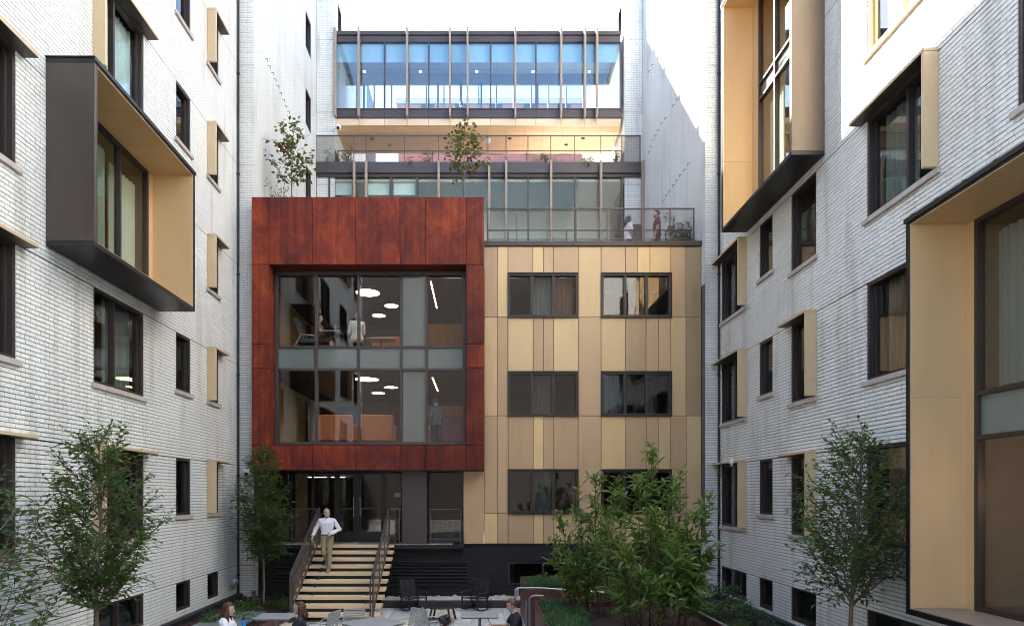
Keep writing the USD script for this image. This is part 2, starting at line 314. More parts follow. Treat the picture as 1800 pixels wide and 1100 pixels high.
plain('frit_glass', (0.15, 0.165, 0.16), 0.1, var=0.1, scale=1.0, stretch=(4, 4, .3), spec=0.8)
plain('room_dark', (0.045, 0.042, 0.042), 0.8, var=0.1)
plain('room_brown', (0.10, 0.062, 0.038), 0.7, var=0.2)
plain('room_wood', (0.30, 0.155, 0.065), 0.55, var=0.2, scale=4, stretch=(3, 3, .3))
plain('room_grey', (0.17, 0.165, 0.165), 0.8, var=0.08)
plain('room_white', (0.75, 0.76, 0.73), 0.8, var=0.04)
plain('ceiling_tile', (0.40, 0.42, 0.43), 0.8, var=0.04)
plain('soffit_wood', (0.60, 0.37, 0.21), 0.5, 0.0, var=0.07, scale=2)
plain('curtain_grey', (0.13, 0.14, 0.13), 0.9, var=0.1, stretch=(8, 8, .5))
plain('curtain_dim', (0.06, 0.065, 0.062), 0.9, var=0.1, stretch=(8, 8, .5))
plain('curtain_sheer', (0.46, 0.45, 0.36), 0.9, var=0.1, stretch=(8, 8, .5))
plain('curtain_brown', (0.16, 0.085, 0.05), 0.9, var=0.4, scale=14, stretch=(3, 3, .1))
plain('blind_pale', (0.52, 0.58, 0.57), 0.9, var=0.04)
lamp('lamp_warm', (1.0, 0.76, 0.44), 1.1)
lamp('lamp_panel', (1.0, 0.97, 0.90), 4.5)
lamp('lamp_strip', (1.0, 0.55, 0.32), 0.9)
lamp('lamp_white', (1.0, 0.95, 0.86), 0.35)
plain('table_grey', (0.33, 0.335, 0.345), 0.45, 0.1, var=0.08)
plain('chair_silver', (0.46, 0.46, 0.44), 0.38, 0.5, var=0.06)
plain('chair_black', (0.016, 0.016, 0.020), 0.5, var=0.1)
plain('bench_wood', (0.45, 0.33, 0.19), 0.6, var=0.15, stretch=(1, 4, 4))
plain('steel', (0.36, 0.35, 0.34), 0.35, 0.7, var=0.06)
plain('camera_white', (0.75, 0.75, 0.75), 0.3, var=0.02)
plain('lens_black', (0.01, 0.01, 0.012), 0.1, var=0.02)
plain('rust_stain', (0.35, 0.2, 0.06), 0.8, var=0.3)
plain('skin', (0.53, 0.335, 0.25), 0.5, var=0.05)
plain('skin_tan', (0.36, 0.19, 0.12), 0.5, var=0.05)
plain('shirt_white', (0.74, 0.73, 0.76), 0.8, var=0.05, bump=0.3, bscale=18)
plain('khaki', (0.30, 0.235, 0.145), 0.85, var=0.1, bump=0.4, bscale=16)
plain('shoe_tan', (0.30, 0.21, 0.13), 0.7, var=0.1)
plain('belt', (0.03, 0.018, 0.012), 0.5)
plain('hair_grey', (0.30, 0.28, 0.26), 0.6, var=0.25, scale=40)
plain('beard_grey', (0.42, 0.39, 0.36), 0.7, var=0.2, scale=60)
plain('hair_dark', (0.016, 0.011, 0.009), 0.45, var=0.3, scale=40)
plain('hair_auburn', (0.060, 0.020, 0.011), 0.42, var=0.45, scale=26, stretch=(3, 3, .4))
plain('hair_brown', (0.095, 0.052, 0.028), 0.45, var=0.4, scale=30)
plain('shirt_black', (0.012, 0.012, 0.014), 0.85, bump=0.3, bscale=18)
plain('cloth_navy', (0.018, 0.022, 0.032), 0.85)
plain('shirt_plum', (0.15, 0.035, 0.055), 0.85, var=0.35, scale=25)
plain('trouser_dark', (0.022, 0.022, 0.026), 0.85)
plain('shirt_check', (0.10, 0.10, 0.11), 0.85, var=0.6, scale=30)
plain('shirt_cream', (0.62, 0.58, 0.50), 0.85)
plain('bottle_blue', (0.02, 0.22, 0.55), 0.35)
plain('sofa_rust', (0.36, 0.10, 0.035), 0.8, var=0.15)
plain('chair_felt', (0.075, 0.08, 0.09), 0.9)
plain('oak', (0.48, 0.31, 0.15), 0.6, var=0.15)
# ------------------------------------------------------------------ brick walls
PITCH, BL = 2.97 / 40, 0.223
ZL = [1.17 + 0.0, 4.12, 7.09, 10.06, 13.03, 16.0, 18.97, 21.94]

def brick_rects(u0, u1, z0, z1, holes=(), low=None, high=None, seed=0, joint=0.0112):
    """common bond, a header course every sixth; bricks are cut at the openings. low/high: functions of the course height giving the run shown"""
    r = np.random.default_rng(seed)
    out = []
    k0, k1 = math.floor((z0 - ZL[1]) / PITCH), math.ceil((z1 - ZL[1]) / PITCH)
    for k in range(k0, k1):
        za, zb = ZL[1] + k * PITCH + joint * .5, ZL[1] + (k + 1) * PITCH - joint * .5
        if k % 40 == 0: za += 0.010          # the steel angle at each lintel line
        a, b = u0, u1
        if low: a = max(a, low(za))
        if b - a < 0.05: continue
        L = BL / 2 if k % 6 == 3 else BL
        off = (0.5 * L if k % 2 else 0.0) + (0.25 * L if k % 6 == 3 else 0)
        cuts = [(h[0], h[1]) for h in holes if h[2] < zb - 0.01 and h[3] > za + 0.01]
        runs = [(a, b)]
        for c in cuts:
            runs = [q for p in runs for q in ((p[0], min(p[1], c[0])), (max(p[0], c[1]), p[1])) if q[1] - q[0] > 0.03]
        for ra, rb in runs:
            i = math.floor((ra - off) / L)
            while off + i * L < rb:
                s, e = max(ra, off + i * L + 0.0035), min(rb, off + (i + 1) * L - 0.0035)
                if rb - e < .035: e = rb
                if s - ra < .035: s = ra
                if e - s > 0.02: out.append((s, e, za, zb))
                i += 1
    return np.array(out)

def brick_mesh(rects, fr, seed=0, depth=0.02):
    r = np.random.default_rng(seed)
    n = len(rects)
    w1 = r.normal(0, 0.0012, n).clip(-0.003, 0.003); w0 = np.full(n, -depth)
    tilt = r.normal(0, 0.0009, n)
    s, e, a, b = rects.T
    a = a + r.normal(0, 0.0006, n); b = b + r.normal(0, 0.0006, n)
    c = 0.0022
    v = np.stack([np.stack(x, -1) for x in ((s, w0, a), (e, w0, a), (e, w0, b), (s, w0, b), (s + c, w1, a + c), (e - c, w1 + tilt, a + c), (e - c, w1 + tilt, b - c), (s + c, w1, b - c))], 1).reshape(-1, 3)
    f = np.array([[4, 5, 6], [4, 6, 7], [0, 1, 5], [0, 5, 4], [1, 2, 6], [1, 6, 5], [2, 3, 7], [2, 7, 6], [3, 0, 4], [3, 4, 7]])
    f = (f[None] + 8 * np.arange(n)[:, None, None]).reshape(-1, 3)
    if fr.flip: f = f[:, ::-1]
    return fr.map(v), f

def sheet(poly, fr, w0, w1):
    b = MB(fr)
    for g in getattr(poly, 'geoms', [poly]):
        if g.is_empty or g.geom_type != 'Polygon': continue
        m = trimesh.creation.extrude_polygon(g, abs(w1 - w0), engine='earcut')
        v = m.vertices
        b.add(np.stack([v[:, 0], v[:, 2] + min(w0, w1), v[:, 1]], 1), m.faces[:, ::-1])
    return b

def opening(B, fr, u0, u1, z0, z1, hood=False, mull=None, sill=True, glass='glass_side', curtain=None, label=None, frame='bronze', deep=0.15, hz=True, sillmat='sill_stone'):
    """a window of a brick wall: frame, sashes, panes, stone sill, and where the photograph shows one a metal hood with a fin"""
    b = MB(fr); t = 0.055
    for (a, c, d, e) in ((u0, u0 + t, z0, z1), (u1 - t, u1, z0, z1), (u0 + t, u1 - t, z0, z0 + t), (u0 + t, u1 - t, z1 - t, z1)):
        b.box(a, c, -deep, -0.02, d, e)
    for (a, c, d, e) in ((u0 + t, u0 + 2 * t - .01, z0 + t, z1 - t), (u1 - 2 * t + .01, u1 - t, z0 + t, z1 - t)):
        b.box(a, c, -deep, -deep + .05, d, e)
    win = b.build('window', frame, B, label=label)
    ms = [] if mull is None else list(np.atleast_1d(mull))
    for m in ms:
        MB(fr).box(u0 + m * (u1 - u0) - .028, u0 + m * (u1 - u0) + .028, -deep, -0.045, z0 + t, z1 - t).build('mullion', frame, win)
    edges = [u0 + t] + [u0 + m * (u1 - u0) for m in ms] + [u1 - t]
    for a, c in zip(edges[:-1], edges[1:]):
        MB(fr).quad([a, -deep + .03, z0 + t], [c, -deep + .03, z0 + t], [c, -deep + .03, z1 - t], [a, -deep + .03, z1 - t]).build('pane', glass, win)
    if sill:
        MB(fr).rbox(u0 - .075, u1 + .075, -0.04, 0.055, z0 - .10, z0 - .004, .008).build('sill', sillmat, win)
    if hood:
        MB(fr).rbox(u0 - .035, u0 + .03, 0.004, 0.235, z0 + .01, z1 - .004, .004).build('fin', 'gold_trim', win)
        h = MB(fr).rbox(u0 - .035, u1 + .16, 0.004, 0.24, z1, z1 + .055, .004)
        hd_ = h.build('hood', 'gold_trim', win)
        MB(fr).box(u0 + .032, u1 + .155, 0.006, 0.232, z1 - .004, z1 - .001).build('hood_soffit', 'bronze_mid', win)
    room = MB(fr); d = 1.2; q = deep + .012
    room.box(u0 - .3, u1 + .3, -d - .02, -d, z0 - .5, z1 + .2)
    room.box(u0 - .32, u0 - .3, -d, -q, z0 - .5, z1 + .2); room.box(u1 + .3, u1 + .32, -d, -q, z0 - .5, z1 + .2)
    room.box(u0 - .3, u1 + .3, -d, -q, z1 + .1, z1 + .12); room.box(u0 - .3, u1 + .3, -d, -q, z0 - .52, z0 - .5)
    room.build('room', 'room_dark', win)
    if curtain:
        ca, cb, cm = curtain
        pleats(fr, u0 + ca * (u1 - u0), u0 + cb * (u1 - u0), -deep - .14, z0 + t, z1, win, cm)
    return (u0, u1, z0, z1)

def pleats(fr, ua, ub, w, z0, z1, parent, mat, amp=.025, per=.13, name='curtain'):
    n = max(8, int((ub - ua) / per * 6)); x = np.linspace(ua, ub, n)
    y = w + amp * np.sin((x - ua) / per * 2 * math.pi) + amp * .4 * np.sin((x - ua) * 17.3)
    v = np.vstack([np.stack([x, y, np.full(n, z0)], 1), np.stack([x, y, np.full(n, z1)], 1)])
    i = np.arange(n - 1)
    f = np.vstack([np.stack([i, i + 1, n + i + 1], 1), np.stack([i, n + i + 1, n + i], 1)])
    return MB(fr).add(v, f).build(name, mat, parent, smooth=True)

def bay(B, fr, u0, u1, z0, z1, wo, wu0, wu1, bands, mulls, label, near='bronze_mid', under='black_metal', splits=3, hsplits=(), curtain=None, wood=False, bottom='gold_metal'):
    """a projecting metal box window: dark shell, golden lining of panels, glazing set back at the wall"""
    t = 0.085
    s = MB(fr)
    s.rbox(u0, u1, 0.002, wo, z1 - t, z1, .004)
    shell = s.build('bay_window', 'black_metal', B, label=label)
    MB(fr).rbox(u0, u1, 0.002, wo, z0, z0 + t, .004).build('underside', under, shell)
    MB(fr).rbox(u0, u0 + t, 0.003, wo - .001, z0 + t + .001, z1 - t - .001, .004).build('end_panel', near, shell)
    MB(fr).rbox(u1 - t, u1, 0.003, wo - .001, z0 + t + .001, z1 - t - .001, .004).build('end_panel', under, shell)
    f = MB(fr)
    f.box(u0 - .02, u1 + .02, .002, wo + .02, z1 + .001, z1 + .018); f.box(u0 - .02, u1 + .02, wo + .004, wo + .02, z1 - .05, z1)
    n = max(4, int((u1 - u0) / .45))
    for i in range(n):
        x = u0 + .1 + i * (u1 - u0 - .2) / (n - 1)
        f.box(x - .035, x + .035, wo - .12, wo - .02, z1 + .02, z1 + .055)
    f.build('flashing', 'black_metal', shell)
    g = .010
    # lining panels with pale open joints over a pale backing
    ll = MB(fr)
    ll.box(u0 + t, u1 - t, -.10, wo - .012, z1 - t - .006, z1 - t - .001); ll.box(u1 - t - .006, u1 - t - .001, -.10, wo - .012, z0 + t, z1 - t)
    ll.build('joint_backing', 'gold_joint', shell)
    for i in range(splits):
        a, b = u0 + t + .008 + i * (u1 - u0 - 2 * t - .016) / splits, u0 + t + .008 + (i + 1) * (u1 - u0 - 2 * t - .016) / splits
        MB(fr).box(a + g / 2, b - g / 2, -.10, wo - .012, z1 - t - .014, z1 - t - .006).build('lining_panel', 'gold_metal', shell)
        MB(fr).box(a + g / 2, b - g / 2, -.10, wo - .012, z0 + t + .002, z0 + t + .012).build('sill_panel', bottom, shell)
    zz = [z0 + t + .014] + list(hsplits) + [z1 - t - .016]
    for a, b in zip(zz[:-1], zz[1:]):
        MB(fr).box(u1 - t - .016, u1 - t - .006, -.10, wo - .012, a + g / 2, b - g / 2).build('lining_panel', 'gold_metal', shell)
        MB(fr).box(u0 + t + .002, u0 + t + .012, -.10, wo - .012, a + g / 2, b - g / 2).build('lining_panel', 'gold_metal', shell)
    # strip between the glazing and the lining at the far end
    if u1 - t - .02 - wu1 > .05:
        MB(fr).box(wu1 + .002, u1 - t - .018, -.12, -.09, z0 + t + .012, z1 - t - .016).build('reveal_panel', 'gold_metal', shell)
    fr_ = MB(fr); q = .065; a0, b0 = z0 + t + .014, z1 - t - .018
    fr_.box(wu0, wu0 + q, -.2, -.095, a0, b0); fr_.box(wu1 - q, wu1, -.2, -.095, a0, b0)
    fr_.box(wu0 + q, wu1 - q, -.2, -.095, a0, a0 + q); fr_.box(wu0 + q, wu1 - q, -.2, -.095, b0 - q, b0)
    for m in mulls: fr_.box(m - .03, m + .03, -.2, -.085, a0 + q, b0 - q)
    for (za, zb) in bands:
        fr_.box(wu0 + q, wu1 - q, -.199, -.09, za - .03, za + .03); fr_.box(wu0 + q, wu1 - q, -.199, -.09, zb - .03, zb + .03)
    fr_.build('glazing_frame', 'bronze', shell)
    zs = [a0 + q] + [x for b_ in bands for x in b_] + [b0 - q]
    us = [wu0 + q] + list(mulls) + [wu1 - q]
    for i, (za, zb) in enumerate(zip(zs[:-1], zs[1:])):
        for ua, ub in zip(us[:-1], us[1:]):
            MB(fr).quad([ua, -.15, za], [ub, -.15, za], [ub, -.15, zb], [ua, -.15, zb]).build('pane', 'glass_side' if i % 2 == 0 else 'spandrel', shell)
    r = MB(fr); d = 1.45; q = .215
    lo = [z0 + .05] + [(x[0] + x[1]) / 2 for x in bands] + [z1 - .05]
    for za, zb in zip(lo[:-1], lo[1:]):
        r.box(wu0 - .2, wu1 + .2, -d, -d - .02, za, zb); r.box(wu0 - .22, wu0 - .2, -d, -q, za, zb); r.box(wu1 + .2, wu1 + .22, -d, -q, za, zb)
        r.box(wu0 - .2, wu1 + .2, -d, -q, za, za + .02); r.box(wu0 - .2, wu1 + .2, -d, -q, zb - .03, zb - .005)
    r.build('room', 'room_wood' if wood else 'room_brown', shell)
    for (ca, cb, za, zb, cm) in (curtain or []):
        pleats(fr, ca, cb, -.36, za, zb, shell, cm)
    return (u0 + t, u1 - t, z0 + t, z1 - t)

FL = Frame(np.array([-7.19, 18.6, 0]) - 18.6 * np.array([-.0082, 1, 0]) / math.hypot(.0082, 1), (-.0082, 1, 0), (1, .0082, 0))
FR = Frame(np.array([7.13, 18.6, 0]) - 18.6 * np.array([.0082, 1, 0]) / math.hypot(.0082, 1), (.0082, 1, 0), (-1, .0082, 0))
TOPZ = 25.1

def brick_house(sign, fr, label, holes, B, near_u, vis_low, seed):
    """walls, piers and returns of one of the two white brick wings"""
    X0, X1, X2 = sign * 7.16, sign * 6.71, sign * 5.96
    wall = Polygon([(0, -.6), (18.6, -.6), (18.6, TOPZ), (0, TOPZ)])
    for h in holes: wall = wall.difference(sbox(h[0], h[2], h[1], h[3]))
    sheet(wall, fr, -.07, -.017).build('wall', 'mortar', B)
    lowf = lambda z: max(near_u, (z - CAMZ - .7) * FPX / VY)
    rects = brick_rects(near_u, 18.597, -.15, 18.4, holes, low=lowf, seed=seed)
    # the three hundred bricks that show largest stand singly
    uc, zc = (rects[:, 0] + rects[:, 1]) / 2, (rects[:, 2] + rects[:, 3]) / 2
    ymin = VY - (zc - CAMZ) / uc * FPX
    inview = (uc > vis_low) & (ymin > 4) & (ymin < 1096)
    size = np.where(inview & (rects[:, 1] - rects[:, 0] > .15), 1 / uc, 0)
    first = np.argsort(-size)[:298]
    mask = np.zeros(len(rects), bool); mask[first] = True
    for i in first:
        v, f = brick_mesh(rects[i:i + 1], fr, seed=seed + int(i))
        emit('brick', v, f, 'white_brick', B)
    v, f = brick_mesh(rects[~mask], fr, seed=seed + 1)
    emit('further_bricks', v, f, 'white_brick', B, kind='stuff')
    far = Polygon([(0, -.6), (near_u - .01, -.6), (near_u - .01, CAMZ + .9 + near_u * VY / FPX), (18.6, CAMZ + 1.0 + 18.6 * VY / FPX), (18.6, TOPZ), (0, TOPZ)])
    for h in holes: far = far.difference(sbox(h[0], h[2], h[1], h[3]))
    sheet(far, fr, -.0125, -.004).build('upper_brickwork', 'far_white_brick', B)
    # piers and returns
    pier = Frame((0, 18.6, 0), (1, 0, 0), (0, -1, 0)); rec = Frame((X1, 0, 0), (0, 1, 0), (-sign, 0, 0))
    pier2 = Frame((0, 25.75, 0), (1, 0, 0), (0, -1, 0)); ret = Frame((X2, 0, 0), (0, 1, 0), (-sign, 0, 0))
    a, b = sorted((X0, X1)); c, d = sorted((X1, X2))
    rholes = [(24.15, 24.95, z - 1.36, z) for z in (16.0, 18.97, 21.94)] if sign < 0 else []
    tholes = [(26.35, 27.05, 22.6, 23.95)]
    mort = MB()
    for fr2, ua, ub, hl in ((pier, a + .02, b - .02, []), (rec, 18.62, 25.75, rholes), (pier2, c + .02, d - .02, []), (ret, 25.77, 36, tholes)):
        pl = sbox(ua, -.6, ub, TOPZ)
        for h in hl: pl = pl.difference(sbox(h[0], h[2], h[1], h[3]))
        vv, ff = sheet(pl, fr2, -.06, -.017).out(); mort.add(vv, ff)
    mort.build('return_wall', 'mortar', B)
    parts = []
    for fr2, ua, ub, za, zb, hl in ((pier, a + .003, b - .002, -.2, 18.4, []), (rec, 18.603, 25.74, 9.6, 24.4, rholes), (rec, 18.603, 19.0, -.2, 1.9, []), (pier2, c + .003, d - .002, 14.4, TOPZ, []), (ret, 25.753, 33, 17.5, TOPZ, tholes)):
        parts.append(brick_mesh(brick_rects(ua, ub, za, zb, hl, seed=seed + 5), fr2, seed=seed + 6))
    nv = 0; vs, fs = [], []
    for v, f in parts: vs.append(v); fs.append(f + nv); nv += len(v)
    emit('pier_bricks', np.vstack(vs), np.vstack(fs), 'white_brick', B, kind='stuff')
    led = MB()
    for z in ZL[:6]:
        led.box(a - .0, b + .006, 18.585, 18.62, z - .004, z + .009)
    led.build('shelf_angles', 'sill_stone', B, kind='stuff')
    line = MB(fr)
    for z in ZL[:6]:
        runs = [(near_u, 18.59)]
        for h in holes:
            if h[2] < z + .02 and h[3] > z - .02: runs = [q for p in runs for q in ((p[0], min(p[1], h[0])), (max(p[0], h[1]), p[1])) if q[1] - q[0] > .03]
        for p in runs: line.box(p[0], p[1], -.012, -.006, z - .003, z + .014)
    line.build('shelf_angles', 'black_metal', B, kind='stuff')
    for h in rholes: opening(B, rec, *h, sill=False)
    for h in tholes: opening(B, ret, *h, sill=False)
    # body behind the rooms, roof, coping
    body = MB(); xb = sign * 22
    body.box(sign * 9.3, xb, .2, 18.3, -.6, TOPZ - .3); body.box(sign * 9.3, xb, 18.3, 40, -.6, TOPZ - .3)
    body.box(sign * 7.25, sign * 9.3, -.0, .2, -.6, TOPZ - .3)
    body.box(sign * 5.98, sign * 9.3, 36, 36.3, -.6, TOPZ - .3)
    body.build('rear_block', 'far_white_brick', B)
    rf = MB()
    rf.box(sign * 7.32, xb, -.05, 18.66, TOPZ - .28, TOPZ - .06); rf.box(sign * 6.78, xb, 18.66, 25.8, TOPZ - .27, TOPZ - .06); rf.box(sign * 6.03, xb, 25.8, 36, TOPZ - .26, TOPZ - .06)
    rf.build('roof', 'room_grey', B)
    cp = MB()
    cp.box(X1 - sign * .02, X1 + sign * .35, 18.58, 25.73, TOPZ, TOPZ + .06); cp.box(X2 - sign * .02, X2 + sign * .35, 25.73, 36, TOPZ, TOPZ + .06); cp.box(X0, X0 + sign * .4, 0, 18.56, TOPZ, TOPZ + .06)
    cp.box(X2, X1 + sign * .35, 25.70, 25.727, TOPZ, TOPZ + .06)
    cp.build('coping', 'sill_stone', B)
    return rec

# ---- left wing
LB = thing('brick_building', 'white painted brick wing with one bronze box window, on the left of the courtyard', 'building', (-7.2, 9, 0))
uA1 = FL.u(28.5); uB0, uB1 = FL.u(164.5), FL.u(253); uC0, uC1 = FL.u(309.5), FL.u(335.2); uD0, uD1 = FL.u(364.8), FL.u(384.3)
T, S = 1.77, 1.36
hl = []
for z, hd in ((ZL[1], True), (ZL[2], True), (ZL[3], True), (ZL[4], False)):
    hl.append(opening(LB, FL, uA1 - 1.72, uA1, z - T, z, hood=hd, mull=.5))
hl.append(opening(LB, FL, uB0, uB1, ZL[1] - T, ZL[1], hood=True, mull=.42))
hl.append(opening(LB, FL, uB0, uB1, ZL[2] - T, ZL[2], mull=.42, curtain=(.42, 1.0, 'curtain_grey')))
hl.append(opening(LB, FL, uB0, uB1, ZL[4] - T - .1, ZL[4], hood=True, mull=.42, curtain=(.5, 1.0, 'blind_pale')))
for z in (ZL[1], ZL[2], ZL[4], ZL[5]): hl.append(opening(LB, FL, uC0, uC1, z - S, z))
for z in ZL[1:6]: hl.append(opening(LB, FL, uD0, uD1, z - S, z, hood=True))
for a, b, m in ((uB0, uB1, .5), (uC0, uC1, None), (uD0, uD1, None)): hl.append(opening(LB, FL, a, b, ZL[0] - .70, ZL[0], mull=m, sill=False))
for a in (4.2, 0.9):
    for z in ZL[1:6]: hl.append(opening(LB, FL, a, a + 1.72, z - T, z, hood=(int(a * 10 + z) % 2 == 0), mull=.5))
# the box window
ln, lf = FL.u(80), FL.at(343, VY, .80)[0]
lz1, lz0 = FL.at(80, 101)[1], FL.at(80, 432)[1]
hl.append(bay(LB, FL, ln, lf, lz0, lz1, .80, ln + .2, FL.u(261, -.1), [], [FL.u(211, -.1), FL.u(211, -.1) - 1.25], 'bronze box window with golden lining projecting from the brick wall',
              splits=3, curtain=[(FL.u(211, -.1) + .05, FL.u(257, -.1), lz0 + .2, lz1 - .45, 'curtain_sheer'), (FL.u(211, -.1) - .32, FL.u(211, -.1) - .06, lz0 + .2, lz1 - .3, 'curtain_sheer')]))
LREC = brick_house(-1, FL, '', hl, LB, 7.2, 9.2, 100)

# ---- right wing
RB = thing('brick_building', 'white painted brick wing with two golden lined box windows, on the right of the courtyard', 'building', (7.2, 9, 0))
uE0, uE1 = FR.u(1312), FR.u(1268); uF0, uF1 = FR.u(1358), FR.u(1334.5); uG0, uG1 = FR.u(1434.5), FR.u(1390); uH0, uH1 = FR.u(1648), FR.u(1523); uI1 = FR.u(1788)
hr = []
for z in (ZL[1], ZL[2], ZL[3]): hr.append(opening(RB, FR, uE0, uE1, z - T, z, hood=True, mull=.5))
for z in (ZL[1], ZL[2], ZL[3]): hr.append(opening(RB, FR, uF0, uF1, z - S, z))
hr.append(opening(RB, FR, uG0, uG1, ZL[3] - T, ZL[3], curtain=(.0, .45, 'curtain_brown')))
for z in (ZL[1], ZL[2]): hr.append(opening(RB, FR, uG0, uG1, z - T, z, hood=True))
hr.append(opening(RB, FR, uH0, uH1, ZL[3] - T - .02, ZL[3], hood=True, mull=.42, curtain=(.45, .95, 'curtain_grey')))
hr.append(opening(RB, FR, uH0, uH1, ZL[4] - T - .02, ZL[4], mull=.5, frame='gold_trim', sillmat='gold_trim', curtain=(.0, .9, 'blind_pale')))
for z in (ZL[1], ZL[2]): hr.append(opening(RB, FR, uH0, uH1, z - T, z, mull=.42, curtain=(.35, .9, 'curtain_brown')))
for z in (ZL[2], ZL[3], ZL[4]): hr.append(opening(RB, FR, uI1 - 1.72, uI1, z - T, z, mull=.5)) if z > ZL[2] else None
for a, b, m in ((uE0, uE1, .5), (uF0, uF1, None), (uG0, uG1, None), (uH0, uH1, .5)): hr.append(opening(RB, FR, a, b, ZL[0] - .74, ZL[0], mull=m, sill=False))
for a in (0.9,):
    for z in ZL[1:6]: hr.append(opening(RB, FR, a, a + 1.72, z - T, z, hood=(int(a * 10 + z) % 2 == 0), mull=.5))
rn, rf_ = FR.u(1450), FR.at(1268, VY, .68)[0]
rz0 = FR.at(1450, 272)[1]
m1 = FR.u(1362, -.1)
hr.append(bay(RB, FR, rn, rf_, rz0, rz0 + 6.0, .68, rn + .2, FR.u(1333, -.1), [(13.42, 13.82)], [m1, m1 - .95, m1 - 1.9], 'tall bronze box window high on the brick wall with a golden lining',
              near='bronze_light', splits=3, hsplits=(12.05,), wood=True, curtain=[(m1 + .05, FR.u(1333, -.1) - .1, rz0 + .2, 13.3, 'curtain_sheer'), (m1 - .9, m1 - .3, rz0 + .2, 13.3, 'curtain_sheer')]))
bf = FR.at(1592, VY, .72)[0]
bz1, bz0 = CAMZ + (VY - 388) / FPX * (bf), CAMZ + (VY - 1078) / FPX * (bf)
hr.append(bay(RB, FR, bf - 4.2, bf, bz0, bz1, .72, bf - 4.0, FR.u(1713, -.1), [(4.07, 4.70)], [FR.u(1713, -.1) - 1.35, FR.u(1713, -.1) - 2.6], 'large two storey golden lined box window low on the brick wall',
              near='bronze_mid', splits=3, hsplits=(4.66,), bottom='fin_beige', curtain=[(FR.u(1713, -.1) - .75, FR.u(1713, -.1) - .1, 4.8, bz1 - .3, 'curtain_grey')]))
RREC = brick_house(1, FR, '', hr, RB, 6.8, 8.05, 300)

MB(FR).box(bf - 2.6, bf - .9, -1.35, -1.30, 3.2, 3.4).build('wall_lamp', 'lamp_strip', RB)
# wall anchors for climbing plants
def anchors(B, fr, pts, sign):
    for px, py in pts:
        u, z = fr.at(px, py)
        MB(fr).tube([[u, 0, z], [u, .07, z], [u, .08, z - .01], [u, .08, z - .09]], .009, 4).build('wall_anchor', 'black_metal', B)
zt = lambda L: [(540 + x / 2.368, y / 2.368) for x, y in L]
anchors(LB, LREC, [(462.7, 262.7), (472.2, 271.5), (477.7, 280.4), (482, 289.5), (487, 298), (490, 306), (463 + 52, 207.5), (463 + 55.5, 215.5), (463 + 59.5, 224.5), (466, 104), (471, 116), (477, 128), (481, 139), (486, 151), (491, 163), (496, 175), (500, 186), (505, 196)], -1)
anchors(RB, RREC, zt([(1588, 322), (1575, 355), (1560, 385), (1548, 412), (1530, 438), (1498, 490), (1480, 513), (1468, 540), (1455, 562), (1443, 583), (1437, 608), (1430, 630), (1543, 30), (1530, 62), (1513, 97), (1500, 130), (1485, 160), (1475, 185), (1463, 216), (1443, 270), (1430, 295),
                       (1595, 680), (1577, 705), (1560, 727), (1545, 750), (1530, 770), (1513, 793), (1503, 812), (1490, 833)]), 1)

# drain pipes in the two corners
for px, fr, lab in ((419, FL, 'thin black rain pipe in the corner beside the rust coloured steel box'), (1266, FR, 'thin black rain pipe in the corner beside the golden panel wall')):
    u = 18.52; b0 = fr.map([[u, .05, 0]])[0]
    t = thing('rain_pipe', lab, 'rain pipe', (b0[0], b0[1], .2))
    MB().tube([[b0[0], b0[1], .25], [b0[0], b0[1], 25.0]], .034, 8).build('pipe', 'black_metal', t, smooth=40)
    for z in ZL[:6]: MB().lathe([(.05, -.02), (.05, .02)], (b0[0], b0[1], z - .3), 10).build('clamp', 'black_metal', t)
    if px < 900: MB().rbox(b0[0] - .15, b0[0] + .22, b0[1] - .35, b0[1] + .05, .12, .26, .02).build('boot', 'black_metal', t)
# ------------------------------------------------------------------ rust coloured steel box
YC, YG, YT, YB = 18.25, 18.92, 25.75, 25.95        # planes of the steel box, the golden wall, the glazed storey, the bridge
YW = 18.80                                          # big window
CB = thing('corten_building', 'rust coloured weathering steel box with a big two storey window above the stairs', 'building', (PX(442, YC), YC, 0))
def cpan(px0, px1, py0, py1, mat, th=.05):
    MB().rbox(PX(px0, YC) + .006, PX(px1, YC) - .006, YC + th, YC, PZ(py1, YC) + .006, PZ(py0, YC) - .006, .005).build('panel', mat, CB)
top = [442, 472.8, 549.2, 625.3, 703, 747.4, 819.4, 851]
for i, (a, b) in enumerate(zip(top[:-1], top[1:])):
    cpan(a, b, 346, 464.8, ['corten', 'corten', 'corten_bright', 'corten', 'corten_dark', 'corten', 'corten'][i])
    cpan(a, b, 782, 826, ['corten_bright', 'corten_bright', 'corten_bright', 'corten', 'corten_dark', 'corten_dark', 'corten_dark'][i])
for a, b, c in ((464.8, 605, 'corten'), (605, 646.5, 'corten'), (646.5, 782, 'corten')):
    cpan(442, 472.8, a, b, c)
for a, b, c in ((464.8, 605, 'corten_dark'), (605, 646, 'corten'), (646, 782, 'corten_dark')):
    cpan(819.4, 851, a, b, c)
zo0, zo1, xo0, xo1 = PZ(782, YC), PZ(464.8, YC), PX(472.8, YC), PX(819.4, YC)
ztop, zbot, xl, xr = PZ(346, YC), PZ(826, YC), PX(442, YC), PX(851, YC)
b = MB()                                            # backing behind the panels, with the reveal of the opening
b.box(xl + .01, xo0 - .012, YC + .055, YC + .12, zbot + .01, ztop - .01); b.box(xo1 + .012, xr - .01, YC + .055, YC + .12, zbot + .01, ztop - .01)
b.box(xo0 - .012, xo1 + .012, YC + .055, YC + .12, zo1 + .012, ztop - .01); b.box(xo0 - .012, xo1 + .012, YC + .055, YC + .12, zbot + .01, zo0 - .012)
b.build('backing', 'panel_gap', CB)
